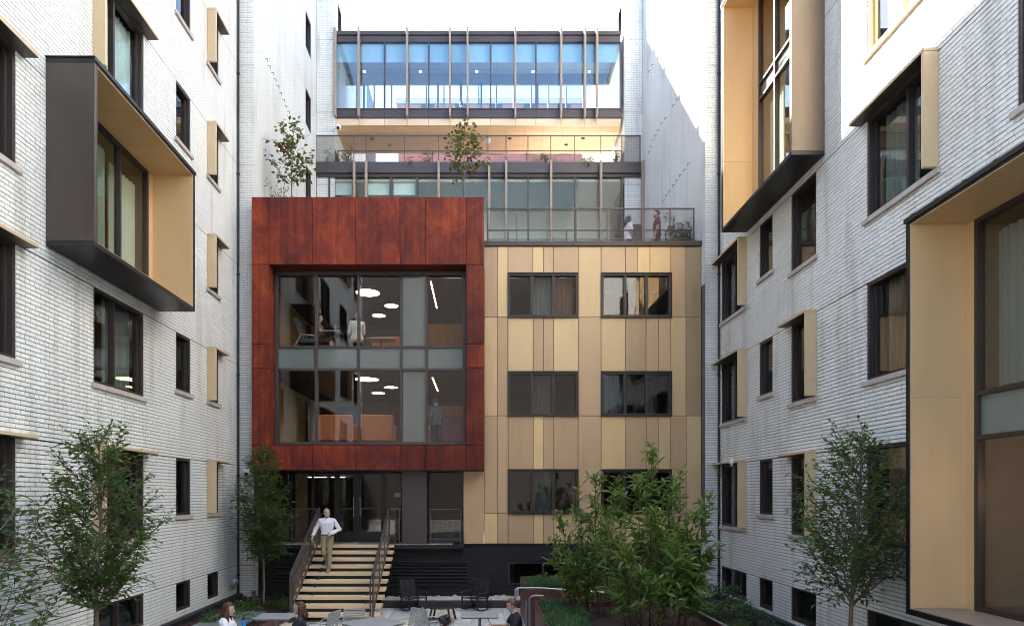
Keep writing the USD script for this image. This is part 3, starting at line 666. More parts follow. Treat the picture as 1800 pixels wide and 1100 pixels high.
for z0, z1 in ((zo0, PZ(646.5, YC)), (PZ(646.5, YC), PZ(605, YC)), (PZ(605, YC), zo1)):
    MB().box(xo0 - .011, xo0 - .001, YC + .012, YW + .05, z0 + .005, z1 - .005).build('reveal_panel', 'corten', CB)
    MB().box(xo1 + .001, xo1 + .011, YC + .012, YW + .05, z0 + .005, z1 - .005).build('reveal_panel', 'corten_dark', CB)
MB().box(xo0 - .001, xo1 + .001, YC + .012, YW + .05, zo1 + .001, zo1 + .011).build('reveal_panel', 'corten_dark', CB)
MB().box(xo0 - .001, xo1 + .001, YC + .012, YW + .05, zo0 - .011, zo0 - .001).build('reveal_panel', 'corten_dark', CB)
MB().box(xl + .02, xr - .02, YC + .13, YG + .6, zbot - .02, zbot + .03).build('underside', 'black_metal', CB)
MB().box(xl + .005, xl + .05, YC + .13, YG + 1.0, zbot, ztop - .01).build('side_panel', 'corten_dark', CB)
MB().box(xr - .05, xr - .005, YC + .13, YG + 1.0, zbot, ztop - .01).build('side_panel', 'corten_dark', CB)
# big window
vx = [484, 489.5], [553.8, 558.6], [628.3, 632.8], [703.4, 707.8], [747.8, 752.3], [813, 819]
hz = [478.5, 484], [608.3, 612.2], [647.4, 651.8], [776.5, 781.5]
X = [(PX(a, YW), PX(c, YW)) for a, c in vx]; Z = [(PZ(c, YW), PZ(a, YW)) for a, c in hz]
g = MB()
g.box(xo0, X[0][0], YW - .02, YW + .06, zo0, zo1); g.box(X[-1][1], xo1, YW - .02, YW + .06, zo0, zo1); g.box(X[0][0], X[-1][1], YW - .02, YW + .06, Z[0][1], zo1)
g.build('surround', 'black_metal', CB)
for a, c in X: MB().rbox(a, c, YW - .05, YW + .10, Z[-1][0], Z[0][1], .006).build('mullion', 'mauve_metal', CB)
for i, (a, c) in enumerate(Z):
    m = MB()
    for (l, r) in zip(X[:-1], X[1:]): m.box(l[1] + .001, r[0] - .001, YW - .045, YW + .09, a, c)
    m.build('transom', 'mauve_metal', CB)
for i, (l, r) in enumerate(zip(X[:-1], X[1:])):
    for j in range(3):
        zt_, zb_ = Z[j][0], Z[j + 1][1]
        mat = 'glass_front'
        if j == 1: mat = 'spandrel'
        MB().quad([l[1], YW, zb_], [r[0], YW, zb_], [r[0], YW, zt_], [l[1], YW, zt_]).build('pane', mat, CB)
        if i == 3 and j != 1:
            MB().box(l[1], r[0], YW + .06, YW + .08, zb_, zt_).build('blind', 'frit_glass', CB)
# the two lounge floors behind the glass
rx0, rx1, ry1 = PX(460, YW) - .1, .02, 25.3
fl1, ce1 = PZ(612, YW) - .02, PZ(480, YW) + .03
fl0, ce0 = PZ(780, YW), PZ(652, YW) + .03
for z0, z1 in ((fl1, ce1), (fl0, ce0)):
    MB().box(rx0, rx1, YW + .12, ry1, z0 - .05, z0).build('lounge_floor', 'room_brown', CB)
    MB().box(rx0, rx1, YW + .12, ry1, z1, z1 + .05).build('lounge_ceiling', 'room_dark', CB)
    MB().box(rx0, rx1, ry1, ry1 + .1, z0, z1).build('back_wall', 'room_brown', CB)
    MB().box(rx0 - .1, rx0, YW + .12, ry1, z0, z1).build('side_wall', 'panel_straw', CB)
    MB().box(rx1, rx1 + .08, YW + .12, ry1, z0, z1).build('side_wall', 'room_wood', CB)
    # partition with a warm wood niche on the right of the room
    MB().box(PX(752, 22.5), rx1 - .01, 22.5, 22.6, z0, z1 - .55).build('niche_wall', 'room_wood', CB)
    MB().box(PX(500, 24), PX(545, 24), 23.9, 24.1, z0, z0 + 2.1).build('cupboard', 'room_dark', CB)
    MB().box(PX(590, 25.2), PX(640, 25.2), 25.15, 25.28, z0, z0 + 2.0).build('cupboard', 'black_metal', CB)
MB().box(xl + .06, xr - .06, YC + .2, YT - .3, ce1 + .1, ztop - .45).build('roof_deck', 'mulch', CB)
MB().box(xl + .06, xr - .06, YT - .9, YT - .6, PZ(346, YC) - 2, ztop - .46).build('rear_wall', 'room_grey', CB)
MB().box(xl - .2, xl, YG + .3, YT - .3, 1.7, ztop - .5).build('flank_wall', 'room_dark', CB)

# lamps of the lounge
def pendant(px, py, Y, d, ceil, label):
    c = P(px, py, Y)
    t = thing('pendant_lamp', label, 'lamp', c, group=None)
    b = MB(); b.lathe([(d / 2 - .02, 0.004), (d / 2, 0), (d / 2, .13), (d / 2 - .02, .135), (.01, .135)], c, 28); b.build('drum', 'black_metal', t, smooth=40)
    MB().lathe([(.001, .004), (d / 2 - .015, .004)], c, 28).build('diffuser', 'lamp_warm', t)
    for k in range(3):
        a = k * 2.1
        MB().tube([c + [d * .35 * math.cos(a), d * .35 * math.sin(a), .13], [c[0] + d * .35 * math.cos(a), c[1] + d * .35 * math.sin(a), ceil]], .004, 4).build('rod', 'black_metal', t)
for px, py, Y, d, ceil, lab in ((646.5, 515, 19.75, .78, ce1, 'largest round drum lamp glowing in the upper lounge'), (688, 538, 21.2, .50, ce1, 'small round drum lamp on the right in the upper lounge'), (666, 555, 22.3, .50, ce1, 'small round drum lamp below the big one in the upper lounge'),
                                (645, 667, 19.75, .78, ce0, 'largest round drum lamp glowing in the lower lounge'), (687.5, 681, 21.2, .5, ce0, 'small round drum lamp on the right in the lower lounge'), (665, 691, 22.3, .5, ce0, 'small round drum lamp below the big one in the lower lounge')):
    pendant(px, py, Y, d, ceil, lab)
for (p, q, z, lab) in (((757, 494), (771.5, 577), ce1, 'long slanting light strip on the upper lounge ceiling'), ((760, 663), (774, 707), ce0, 'long slanting light strip on the lower lounge ceiling')):
    y0 = (z - .05 - CAMZ) * FPX / (VY - p[1]); x0 = PX(p[0], y0); y1 = min((z - .05 - CAMZ) * FPX / (VY - q[1]), 22.3)
    t = thing('light_strip', lab, 'light', (x0, y0, z))
    MB().box(x0 - .035, x0 + .035, y0, y1, z - .05, z - .004).build('housing', 'black_metal', t)
    MB().box(x0 - .022, x0 + .022, y0 + .02, y1 - .02, z - .058, z - .051).build('diffuser', 'lamp_strip', t)

# furniture in the lounges
def sofa(cx, cy, z, w, lab, mat, back_to_front=True):
    t = thing('sofa', lab, 'sofa', (cx, cy, z))
    MB().rbox(cx - w / 2, cx + w / 2, cy - .4, cy + .4, z + .1, z + .42, .05).build('seat', mat, t, smooth=40)
    MB().rbox(cx - w / 2, cx + w / 2, cy - .42, cy - .22, z + .12, z + .95, .05).build('backrest', mat, t, smooth=40)
    for s in (-1, 1): MB().rbox(cx + s * w / 2 - .09, cx + s * w / 2 + .09, cy - .4, cy + .4, z + .12, z + .64, .04).build('armrest', mat, t, smooth=40)
    for s in (-1, 1):
        for q in (-1, 1): MB().box(cx + s * (w / 2 - .1) - .03, cx + s * (w / 2 - .1) + .03, cy + q * .32 - .03, cy + q * .32 + .03, z, z + .1).build('leg', 'oak', t)
sofa(PX(592, 19.7), 19.7, fl0, 1.15, 'rust coloured sofa on the left in the lower lounge', 'sofa_rust')
sofa(PX(663, 19.7), 19.7, fl0, 1.15, 'rust coloured sofa under the drum lamps in the lower lounge', 'sofa_rust')
sofa(PX(790, 20.0), 20.0, fl0, .8, 'dark red armchair behind the standing person in the lower lounge', 'shirt_plum')
sofa(PX(690, 21.5), 21.5, fl1, 1.3, 'rust coloured sofa at the back of the upper lounge', 'sofa_rust')
def tray_table(px, Y, z, lab, w=.6):
    cx = PX(px, Y); t = thing('lounge_table', lab, 'table', (cx, Y, z))
    MB().rbox(cx - w / 2, cx + w / 2, Y - .28, Y + .28, z + .70, z + .73, .008).build('tabletop', 'chair_silver', t)
    MB().tube([[cx, Y, z + .02], [cx, Y, z + .70]], .025, 8).build('column', 'black_metal', t)
    MB().lathe([(.22, 0), (.22, .02), (.02, .025)], (cx, Y, z), 18).build('foot', 'black_metal', t)
tray_table(584, 19.7, fl1, 'small white lounge table in front of the seated woman in the upper lounge')
tray_table(670, 20.6, fl1, 'round lounge table behind the seated person in the upper lounge', .9)
bt = P(588, 575, 19.6)
t = thing('bottle', 'pale green bottle standing on the lounge table', 'bottle', (bt[0], 19.7, fl1 + .73))
MB().lathe([(.001, 0), (.035, .003), (.035, .2), (.015, .25), (.015, .28), (.001, .281)], (bt[0], 19.7, fl1 + .73), 12).build('body', 'leaf_lime', t, smooth=40)
# lounge armchair
ax, ay = PX(541, 19.75), 19.8
t = thing('armchair', 'grey felt armchair with oak legs in the upper lounge', 'chair', (ax, ay, fl1))
MB().rbox(ax - .32, ax + .35, ay - .32, ay + .32, fl1 + .36, fl1 + .50, .04).build('seat', 'chair_felt', t, smooth=40)
MB().add(*(lambda m: (m.vertices @ np.array([[1, 0, 0], [0, 1, 0], [-.35, 0, 1]]) + [ax - .20, ay, fl1 + .78], m.faces))(trimesh.creation.box([.12, .62, .7]))).build('backrest', 'chair_felt', t)
for s in (-1, 1):
    MB().tube([[ax - .45, ay + s * .36, fl1], [ax - .12, ay + s * .36, fl1 + .60], [ax + .38, ay + s * .36, fl1 + .56]], .028, 6).build('armrest', 'oak', t)
    MB().tube([[ax + .30, ay + s * .36, fl1 + .56], [ax + .38, ay + s * .36, fl1]], .026, 6).build('leg', 'oak', t)

# ------------------------------------------------------------------ golden panel wing
GB = thing('panel_building', 'low building clad in golden and tan metal panels, right of the rust coloured box', 'building', (PX(851, YG), YG, 0))
rows = [(433.5, 557.5), (557.5, 730.5), (730.5, 901.5), (901.5, 955)]
cols = [[851, 874.5, 892.8, 936.7, 955, 973.3, 1016.5, 1056.6, 1099.4, 1120.5, 1142.6, 1178.9, 1205.8, 1233],
        [851, 874.5, 892.8, 937.4, 955.5, 973.3, 1016.5, 1056.6, 1099.4, 1135.7, 1157.5, 1178.9, 1206, 1233],
        [851, 874.5, 893.2, 937.6, 955.6, 973.6, 1016.2, 1056.8, 1099.6, 1136, 1157.7, 1179, 1207, 1233],
        [851, 874.5, 893.2, 937.6, 955.6, 973.6, 1016.2, 1056.8, 1099.6, 1136, 1157.7, 1179, 1207, 1233]]
tone = ['TLTLTTSTTLLTU', 'STSTTSTSUTTSU', 'TTTLTTTLTTSTS', 'LTTLTSTTLTTTS']
wins = [(481.5, 557.0), (654.2, 730), (825.8, 901.4)]
MB().box(PX(851, YG) + .004, PX(1233, YG), YG + .03, YG + .05, PZ(955, YG), PZ(481, YG) + .8).build('backing', 'panel_gap', GB) if False else None
gw = []
for k, (w0, w1) in enumerate(wins):
    for (x0, x1) in ((893.5, 1015.5), (1057.2, 1179.2)):
        gw.append((PX(x0, YG), PX(x1, YG), PZ(w1, YG), PZ(w0, YG)))
back = sbox(PX(851, YG) + .004, PZ(955, YG), PX(1233, YG), PZ(433, YG))
for h in gw: back = back.difference(sbox(h[0], h[2], h[1], h[3]))
FG = Frame((0, YG, 0), (1, 0, 0), (0, -1, 0))
sheet(back, FG, -.07, -.03).build('backing', 'panel_gap', GB)
for r, (y0, y1) in enumerate(rows):
    for c, (x0, x1) in enumerate(zip(cols[r][:-1], cols[r][1:])):
        yb = y1
        if r < 3 and (893 <= (x0 + x1) / 2 <= 1016 or 1057 <= (x0 + x1) / 2 <= 1179): yb = wins[r][0]
        jt = .007
        MB(FG).rbox(PX(x0, YG) + jt, PX(x1, YG) - jt, -.03, rng.uniform(-.002, .002), PZ(yb, YG) + jt, PZ(y0, YG) - jt, .004).build('panel', {'L': 'panel_light', 'S': 'panel_straw', 'T': 'panel_tan', 'U': 'panel_umber'}[tone[r][c]], GB)
MB().rbox(PX(815, YG), PX(850.5, YG), YG + .3, YG - .04, PZ(955, YG), PZ(828, YG), .004).build('corner_panel', 'panel_tan', GB)
cur = [[None, 'curtain_grey', 'curtain_brown'], [None, None, None], [None, 'curtain_dim', None], ['curtain_dim', None, None], [None, 'curtain_dim', None], [None, None, None]]
for k, (x0, x1, z0, z1) in enumerate(gw):
    t_ = .06; fb = MB(FG)
    for a, c, d, e in ((x0, x0 + t_, z0, z1), (x1 - t_, x1, z0, z1), (x0 + t_, x1 - t_, z0, z0 + t_), (x0 + t_, x1 - t_, z1 - t_, z1)): fb.box(a, c, -.14, .03, d, e)
    w_ = fb.build('window', 'bronze', GB)
    hd = MB(FG); hd.box(x0 - .02, x1 + .02, -.03, .06, z1, z1 + .03); hd.box(x0 - .02, x0 - .001, -.03, .055, z0, z1); hd.box(x1 + .001, x1 + .02, -.03, .055, z0, z1); hd.box(x0 - .02, x1 + .02, -.03, .06, z0 - .03, z0 - .001)
    hd.build('trim', 'black_metal', w_)
    e = [x0 + t_, x0 + (x1 - x0) * .342, x0 + (x1 - x0) * .655, x1 - t_]
    for m in e[1:3]: MB(FG).box(m - .05, m + .04, -.13, .012, z0 + t_, z1 - t_).build('mullion', 'bronze', w_)
    for i in range(3):
        MB(FG).quad([e[i], -.06, z0 + t_], [e[i + 1], -.06, z0 + t_], [e[i + 1], -.06, z1 - t_], [e[i], -.06, z1 - t_]).build('pane', 'glass_front', w_)
        if cur[k][i]: pleats(FG, e[i] + .02, e[i + 1] - .02, -.28, z0 - .1, z1 - .02, w_, cur[k][i])
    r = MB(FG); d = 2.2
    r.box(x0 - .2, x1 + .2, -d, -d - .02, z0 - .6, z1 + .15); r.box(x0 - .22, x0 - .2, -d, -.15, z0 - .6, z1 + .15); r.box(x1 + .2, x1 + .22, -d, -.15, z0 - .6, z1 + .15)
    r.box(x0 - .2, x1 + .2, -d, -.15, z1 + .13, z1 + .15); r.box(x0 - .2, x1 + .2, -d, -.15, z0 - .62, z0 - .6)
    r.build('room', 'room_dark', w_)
cop0, cop1 = PZ(433.2, YG), PZ(424, YG)
for x0, x1 in ((851, 1008), (1008, 1143), (1143, 1233.5)):
    MB().rbox(PX(x0, YG) + .002, PX(x1, YG) - .002, YG - .05, YG + .35, cop0, cop1, .01).build('coping', 'bronze_mid', GB)
DECK = cop1 - .72
MB().box(xl + .06, 6.7, YG + .36, YT - .02, DECK - .15, DECK).build('deck', 'paver_grey', GB)
MB().box(PX(851, YG) + .02, PX(1233, YG), YG + 2.6, YG + 2.75, .2, DECK - .2).build('rear_wall', 'room_dark', GB)
# black plinth, ribbed sheet, louvres and basement windows
plx0, plx1, plz = PX(452.5, 18.98), PX(1235, 18.98), PZ(955, YG)
pb = MB()
wb = [(PX(893, 18.98), PX(1017, 18.98), PZ(1027, 18.98), PZ(987, 18.98)), (PX(1057, 18.98), PX(1180, 18.98), PZ(1027, 18.98), PZ(987, 18.98))]
k = 0; z = -.3
while z < plz - .03:
    z1 = min(z + .055, plz - .02)
    runs = [(plx0, plx1)]
    for h in wb:
        if h[2] < z1 and h[3] > z: runs = [q for p in runs for q in ((p[0], min(p[1], h[0])), (max(p[0], h[1]), p[1])) if q[1] > q[0]]
    for p in runs: pb.box(p[0], p[1], 18.965, 19.0, z, z1 - .008)
    z += .055
pb.build('ribbed_cladding', 'base_black', GB, label='black ribbed metal cladding of the plinth', kind='stuff')
bk = sbox(plx0, -.3, plx1, plz - .01)
for h in wb: bk = bk.difference(sbox(h[0], h[2], h[1], h[3]))
sheet(bk, Frame((0, 19.0, 0), (1, 0, 0), (0, -1, 0)), -.05, -.002).build('plinth', 'base_black', GB)
MB().box(plx0, plx1, 18.93, 19.0, plz - .015, plz).build('drip_edge', 'black_metal', GB)
for (x0, x1, y0, y1) in ((483, 533, 987, 1028), (688, 822, 987, 1029)):
    a, c, d, e = PX(x0, 18.95), PX(x1, 18.95), PZ(y1, 18.95), PZ(y0, 18.95)
    f = MB(); f.box(a, c, 18.93, 18.96, e, e + .03); f.box(a, c, 18.93, 18.96, d - .03, d); f.box(a - .03, a, 18.93, 18.96, d - .03, e + .03); f.box(c, c + .03, 18.93, 18.96, d - .03, e + .03)
    lv = f.build('louvre', 'black_metal', GB)
    n = 7
    for i in range(n):
        z = d + (i + .5) * (e - d) / n
        MB().add(*(lambda b_: (b_[0] @ np.array([[1, 0, 0], [0, .6, .8], [0, -.8, .6]]).T + [(a + c) / 2, 18.945, z], b_[1]))((np.array(trimesh.creation.box([c - a, .006, .085]).vertices), np.array(trimesh.creation.box([c - a, .006, .085]).faces)))).build('slat', 'base_black', lv)
for h in wb:
    f = MB(); t_ = .05
    for a, c, d, e in ((h[0], h[0] + t_, h[2], h[3]), (h[1] - t_, h[1], h[2], h[3]), (h[0] + t_, h[1] - t_, h[2], h[2] + t_), (h[0] + t_, h[1] - t_, h[3] - t_, h[3]), ((h[0] + h[1]) / 2 - .03, (h[0] + h[1]) / 2 + .03, h[2] + t_, h[3] - t_)): f.box(a, c, 18.95, 19.04, d, e)
    w_ = f.build('basement_window', 'bronze', GB)
    MB().quad([h[0], 19.02, h[2]], [h[1], 19.02, h[2]], [h[1], 19.02, h[3]], [h[0], 19.02, h[3]]).build('pane', 'glass_front', w_)
    r = MB(); r.box(h[0] - .1, h[1] + .1, 20.2, 20.22, h[2] - .2, h[3] + .1); r.box(h[0] - .1, h[1] + .1, 19.07, 20.2, h[3] + .08, h[3] + .1); r.box(h[0] - .1, h[1] + .1, 19.07, 20.2, h[2] - .22, h[2] - .2); r.box(h[0] - .12, h[0] - .1, 19.07, 20.2, h[2] - .2, h[3] + .1); r.box(h[1] + .1, h[1] + .12, 19.07, 20.2, h[2] - .2, h[3] + .1)
    r.build('room', 'room_dark', w_)

# ------------------------------------------------------------------ entrance under the steel box
LZ = 1.765
EB = thing('entrance', 'dark glazed entrance with double doors set back under the rust coloured box', 'entrance', (PX(620, 19.5), 19.5, LZ))
YE = 19.55
MB().rbox(PX(472, 18.72), PX(816, 18.72), 18.70, YE + .1, LZ - .14, LZ - .012, .01).build('landing_slab', 'base_black', EB)
xs = np.arange(PX(474, 18.72), PX(812, 18.72) - .3, .42)
for i, x in enumerate(xs):
    for j in range(2): MB().rbox(x + .004, x + .416, 18.705 + j * .42, 18.705 + j * .42 + .412, LZ - .012, LZ + rng.uniform(-.001, .001), .003).build('tile', ['landing_tile', 'paver_sand', 'landing_tile', 'paver_grey'][(i * 3 + j * 2) % 4], EB)
ex = [PX(p, YE) for p in (474, 511, 550, 590, 628, 677, 706)]
ez1 = PZ(830, YE) + .25
for i, x in enumerate(ex):
    MB().box(x - .035, x + .035, YE - .02, YE + .08, LZ, ez1).build('mullion', 'black_metal', EB)
for i, (a, c) in enumerate(zip(ex[:-1], ex[1:])):
    door = i in (3, 4)
    MB().quad([a + .035, YE + .03, LZ + .02], [c - .035, YE + .03, LZ + .02], [c - .035, YE + .03, ez1], [a + .035, YE + .03, ez1]).build('pane', 'glass_entry', EB)
    if door:
        f = MB(); f.box(a + .037, a + .13, YE - .01, YE + .05, LZ + .02, LZ + 2.25); f.box(c - .13, c - .037, YE - .01, YE + .05, LZ + .02, LZ + 2.25); f.box(a + .13, c - .13, YE - .01, YE + .05, LZ + .02, LZ + .34); f.box(a + .13, c - .13, YE - .01, YE + .05, LZ + 2.1, LZ + 2.25); f.box(a + .13, c - .13, YE - .005, YE + .045, LZ + 1.02, LZ + 1.08)
        d_ = f.build('door', 'black_metal', EB)
        hx = c - .1 if i == 3 else a + .1
        MB().tube([[hx, YE - .06, LZ + .8], [hx, YE - .06, LZ + 1.4]], .014, 8).build('handle', 'steel', d_)
MB().box(ex[0], ex[-1], YE - .02, YE + .08, LZ + 2.28, LZ + 2.36).build('transom', 'black_metal', EB)
sg = P(698.5, 868, YE - .02); MB().box(sg[0] - .10, sg[0] + .10, YE + .005, YE + .015, sg[2] - .09, sg[2] + .05).build('notice', 'frit_glass', EB)
MB().rbox(PX(706.7, 18.74), PX(750.3, 18.74), 18.74, YE + .1, LZ, PZ(827, 18.74) + .05, .006).build('pier', 'mauve_metal', EB)
x0, x1 = PX(752.5, YE - .35), PX(816, YE - .35)
MB().quad([x0, YE - .3, LZ], [x1, YE - .3, LZ], [x1, YE - .3, ez1], [x0, YE - .3, ez1]).build('pane', 'glass_entry', EB)
f = MB()
for a in (x0, x1 - .05): f.box(a, a + .05, YE - .36, YE - .28, LZ, ez1)
f.build('frame', 'black_metal', EB)
r = MB()
r.box(PX(462, 24), .1, 24, 24.1, LZ, ez1); r.box(PX(462, 24), PX(450, YE), YE + .12, 24, LZ, ez1); r.box(-6.7, .1, YE + .12, 24, LZ - .05, LZ); r.box(-6.7, .1, 18.8, 24, ez1, ez1 + .05); r.box(.06, .1, YE + .0, 24, LZ, ez1)
r.build('lobby', 'room_brown', EB)
MB().box(PX(511, YE) , PX(533, YE), YE + .5, YE + .56, LZ, ez1 - .1).build('post', 'room_wood', EB)
for a, c in ((536, 573), (582, 606)):
    y = 22.0; q = P(a, 839, y)
    MB().box(PX(a, y), PX(c, y), y, y + .05, q[2], q[2] + .03).build('lamp', 'lamp_white', EB)

# ------------------------------------------------------------------ glazed storey above the roof terrace
GS = thing('glazed_storey', 'long glazed upper storey with beige fins behind the roof terrace', 'building', (0, YT, DECK))
gx0, gx1 = PX(554.5, YT), PX(1130, YT)
zt, zb1, zb0 = PZ(287.5, YT), PZ(306.5, YT), PZ(312.5, YT)
MB().rbox(gx0, gx1, YT - .12, YT + .1, zb1, zt, .01).build('parapet_panel', 'mauve_metal', GS)
MB().box(gx0, gx1, YT - .06, YT + .1, zb0, zb1 - .003).build('head', 'bronze', GS)
mull = [556, 579, 622.5, 643.5, 688, 733.5, 771, 814.5, 859.8, 889.7, 928.5, 968.6, 1011, 1056.5, 1093, 1128]
for i, px in enumerate(mull):
    x = PX(px, YT); MB().box(x - .035, x + .035, YT - .04, YT + .1, DECK, zb0).build('mullion', 'mauve_metal', GS)
for i, (a, c) in enumerate(zip(mull[:-1], mull[1:])):
    MB().quad([PX(a, YT) + .035, YT + .03, DECK], [PX(c, YT) - .035, YT + .03, DECK], [PX(c, YT) - .035, YT + .03, zb0], [PX(a, YT) + .035, YT + .03, zb0]).build('pane', 'glass_upper', GS)
for px in (549, 622.5, 643.5, 771, 859.8, 889.7, 968.6, 1056.5, 1130.5):
    x = PX(px, YT - .3); MB().rbox(x - .046, x + .046, YT - .36, YT - .125, DECK, PZ(283, YT - .3), .008).build('fin', 'fin_beige', GS)
r = MB(); r.box(gx0, gx1, 28.6, 28.7, DECK, zb0 + .1); r.box(gx0, gx1, YT + .12, 28.7, zb0 + .02, zb0 + .12); r.box(gx0, gx0 + .05, YT + .12, 28.7, DECK, zb0); r.box(gx1 - .05, gx1, YT + .12, 28.7, DECK, zb0); r.box(gx0, gx1, YT + .0, 28.7, DECK - .05, DECK)
r.build('interior', 'room_white', GS)
for a, c, py, y in ((733, 772, 338, 27.6), (560, 600, 338, 27.6), (820, 850, 345, 27.8), (960, 990, 345, 27.8)):
    z = PZ(py, y); MB().box(PX(a, y), PX(c, y), y, y + .15, zb0 - .03, zb0 + .015).build('lamp', 'lamp_white', GS)
for i in range(7):
    x = gx0 + .9 + i * (gx1 - gx0 - 1.8) / 6; MB().box(x - .6, x + .6, 26.9, 27.5, zb0 - .02, zb0 + .012).build('ceiling_lamp', 'lamp_panel', GS)
for a, c in ((560, 576), (582, 618), (646, 684), (692, 730)):
    MB().box(PX(a, YT + .2), PX(c, YT + .2), YT + .2, YT + .22, PZ(343, YT + .2), zb0).build('blind', 'blind_pale', GS)
TER = zt - .55
MB().box(gx0, gx1, YT + .1, 29.5, TER - .15, TER).build('roof_terrace', 'paver_grey', GS)
MB().box(gx0, gx1, 29.3, 29.5, TER, zt - .05).build('rear_parapet', 'room_grey', GS)
MB().box(gx0, gx1, 29.3, 29.5, DECK - 8, TER - .16).build('rear_wall', 'far_white_brick', GS)

# ------------------------------------------------------------------ glass bridge
BR = thing('glass_bridge', 'glass bridge with beige fins spanning between the white wings', 'bridge', (0, YB, PZ(208, YB)))
bx0, bx1 = PX(588, YB), PX(1091, YB); YBk = 27.9
zz = lambda py: PZ(py, YB)
MB().rbox(bx0, bx1, YB - .03, YB + .2, zz(75), zz(64), .008).build('head_panel', 'mauve_metal', BR)
MB().rbox(bx0, bx1, YB - .08, YB + .25, zz(63.6), zz(57), .008).build('cap_panel', 'mauve_metal', BR)
jx = [588, 631, 676, 715.5, 753.7, 791, 822, 862.6, 905.7, 942, 986, 1028, 1049, 1091]
for a, c in zip(jx[:-1], jx[1:]):
    MB().box(PX(a, YB) + .006, PX(c, YB) - .006, YB - .03, YB + .1, zz(208), zz(194)).build('base_panel', 'mauve_metal', BR)
    MB().box(PX(a, YB) + .008, PX(c, YB) - .008, YB + .0, YB + .04, zz(220.5), zz(209)).build('fascia_panel', 'fascia_gold', BR)
for px in jx:
    x = PX(px, YB); MB().box(x - .025, x + .025, YB - .05, YB + .1, zz(194), zz(75)).build('mullion', 'mauve_metal', BR)
MB().box(bx0, bx1, YB - .04, YB + .1, zz(194.5) , zz(191.5)).build('sill', 'bronze', BR)
for a, c in zip(jx[:-1], jx[1:]):
    MB().quad([PX(a, YB) + .025, YB + .03, zz(191.5)], [PX(c, YB) - .025, YB + .03, zz(191.5)], [PX(c, YB) - .025, YB + .03, zz(75)], [PX(a, YB) + .025, YB + .03, zz(75)]).build('pane', 'glass_bridge', BR)
for px in (589.5, 630.8, 715.7, 791, 822, 905.7, 986, 1027.8, 1048.9):
    x = PX(px, YB - .2); MB().rbox(x - .038, x + .038, YB - .34, YB - .085, PZ(206, YB - .2), PZ(52, YB - .2), .008).build('fin', 'fin_beige', BR)
fz, cz = zz(193), zz(76)
MB().box(bx0, bx1, YB + .12, YBk, fz - .25, fz - .05).build('floor', 'room_grey', BR)
MB().box(bx0, bx1, YB + .12, YBk, cz, cz + .08).build('ceiling', 'ceiling_tile', BR)
MB().box(bx0, bx1, YB + .0, YBk + .1, zz(57) - .25, zz(57) - .02).build('roof', 'room_grey', BR)
gr = MB()
for i in range(1, 14): gr.box(bx0 + i * (bx1 - bx0) / 14 - .006, bx0 + i * (bx1 - bx0) / 14 + .006, YB + .5, YBk - .3, cz - .004, cz - .001)
for y in (YB + .9, YB + 1.6): gr.box(bx0, bx1, y, y + .012, cz - .0045, cz - .0012)
gr.build('ceiling_grid', 'room_grey', BR)
for a, c in zip(jx[:-1], jx[1:]):
    MB().box(PX(a, YB) + .04, PX(c, YB) - .04, YB + .14, YB + .15, zz(106), zz(76)).build('blind', 'blind_pale', BR)
for px in (640.5, 739, 838, 937, 1036):
    y = (cz - .01 - CAMZ) * FPX / (VY - 126.7); y = min(y, YBk - .2); x = PX(px, y)
    MB().box(x - .06, x + .06, y - .06, y + .06, cz - .012, cz - .006).build('downlight', 'lamp_white', BR)
for px in (640, 676, 715, 770, 810, 846, 905, 945, 986, 1050):   # the far side of the corridor
    x = PX(px, YBk); MB().box(x - .04, x + .04, YBk - .05, YBk + .08, fz, cz - .4).build('rear_mullion', 'mauve_metal', BR)
MB().box(bx0, bx1, YBk - .04, YBk + .08, cz - .45, cz + .1).build('rear_head', 'room_grey', BR)
MB().box(bx0, bx1, YBk - .04, YBk + .08, fz - .2, fz + .35).build('rear_sill', 'room_grey', BR)
for x in np.linspace(bx0 + .5, bx1 - .4, 15): MB().box(x - .03, x + .03, YBk + .15, YBk + .32, fz, cz).build('rear_fin', 'fin_beige', BR)
for x in (bx0, bx1): MB().box(x - .03, x + .03, YB + .12, YBk, fz, cz).build('end_wall', 'room_white', BR)
# soffit of the bridge
sz = zz(220.5); pz = sz - .12
n = 15
for i in range(n):
    a, c = bx0 + i * (bx1 - bx0) / n, bx0 + (i + 1) * (bx1 - bx0) / n
    m = MB(); q0, q1 = [a + .004, YB + .04, sz], [c - .004, YB + .04, sz]
    y1 = YB + .30; m.add([[a + .004, YB + .04, sz], [c - .004, YB + .04, sz], [c - .004, y1, pz], [a + .004, y1, pz], [a + .004, YB + .04, sz + .02], [c - .004, YB + .04, sz + .02], [c - .004, y1, pz + .02], [a + .004, y1, pz + .02]], BF)
    m.box(a + .004, c - .004, y1 + .004, YBk, pz, pz + .02)
    m.build('soffit_panel', 'soffit_wood', BR)
MB().box(bx0, bx1, YB + .34, YBk, pz + .03, sz + .05).build('soffit_backing', 'panel_gap', BR)
for px, py in ((653.5, 244), (684.5, 256), (782.5, 243.5), (896, 243.5), (995, 254.5), (1025, 243.5)):
    y = (pz - CAMZ) * FPX / (VY - py); x = PX(px, y)
    MB().lathe([(.0, -.006), (.085, -.006), (.085, 0)], (x, y, pz), 14).build('downlight', 'lens_black', BR)
y = (pz - CAMZ) * FPX / (VY - 243); MB().mesh(m3.Manifold.sphere(.11, 16).scale((1, 1, 1.25)).translate((PX(858, y), y, pz - .1))).build('dome_sensor', 'camera_white', BR, smooth=True)

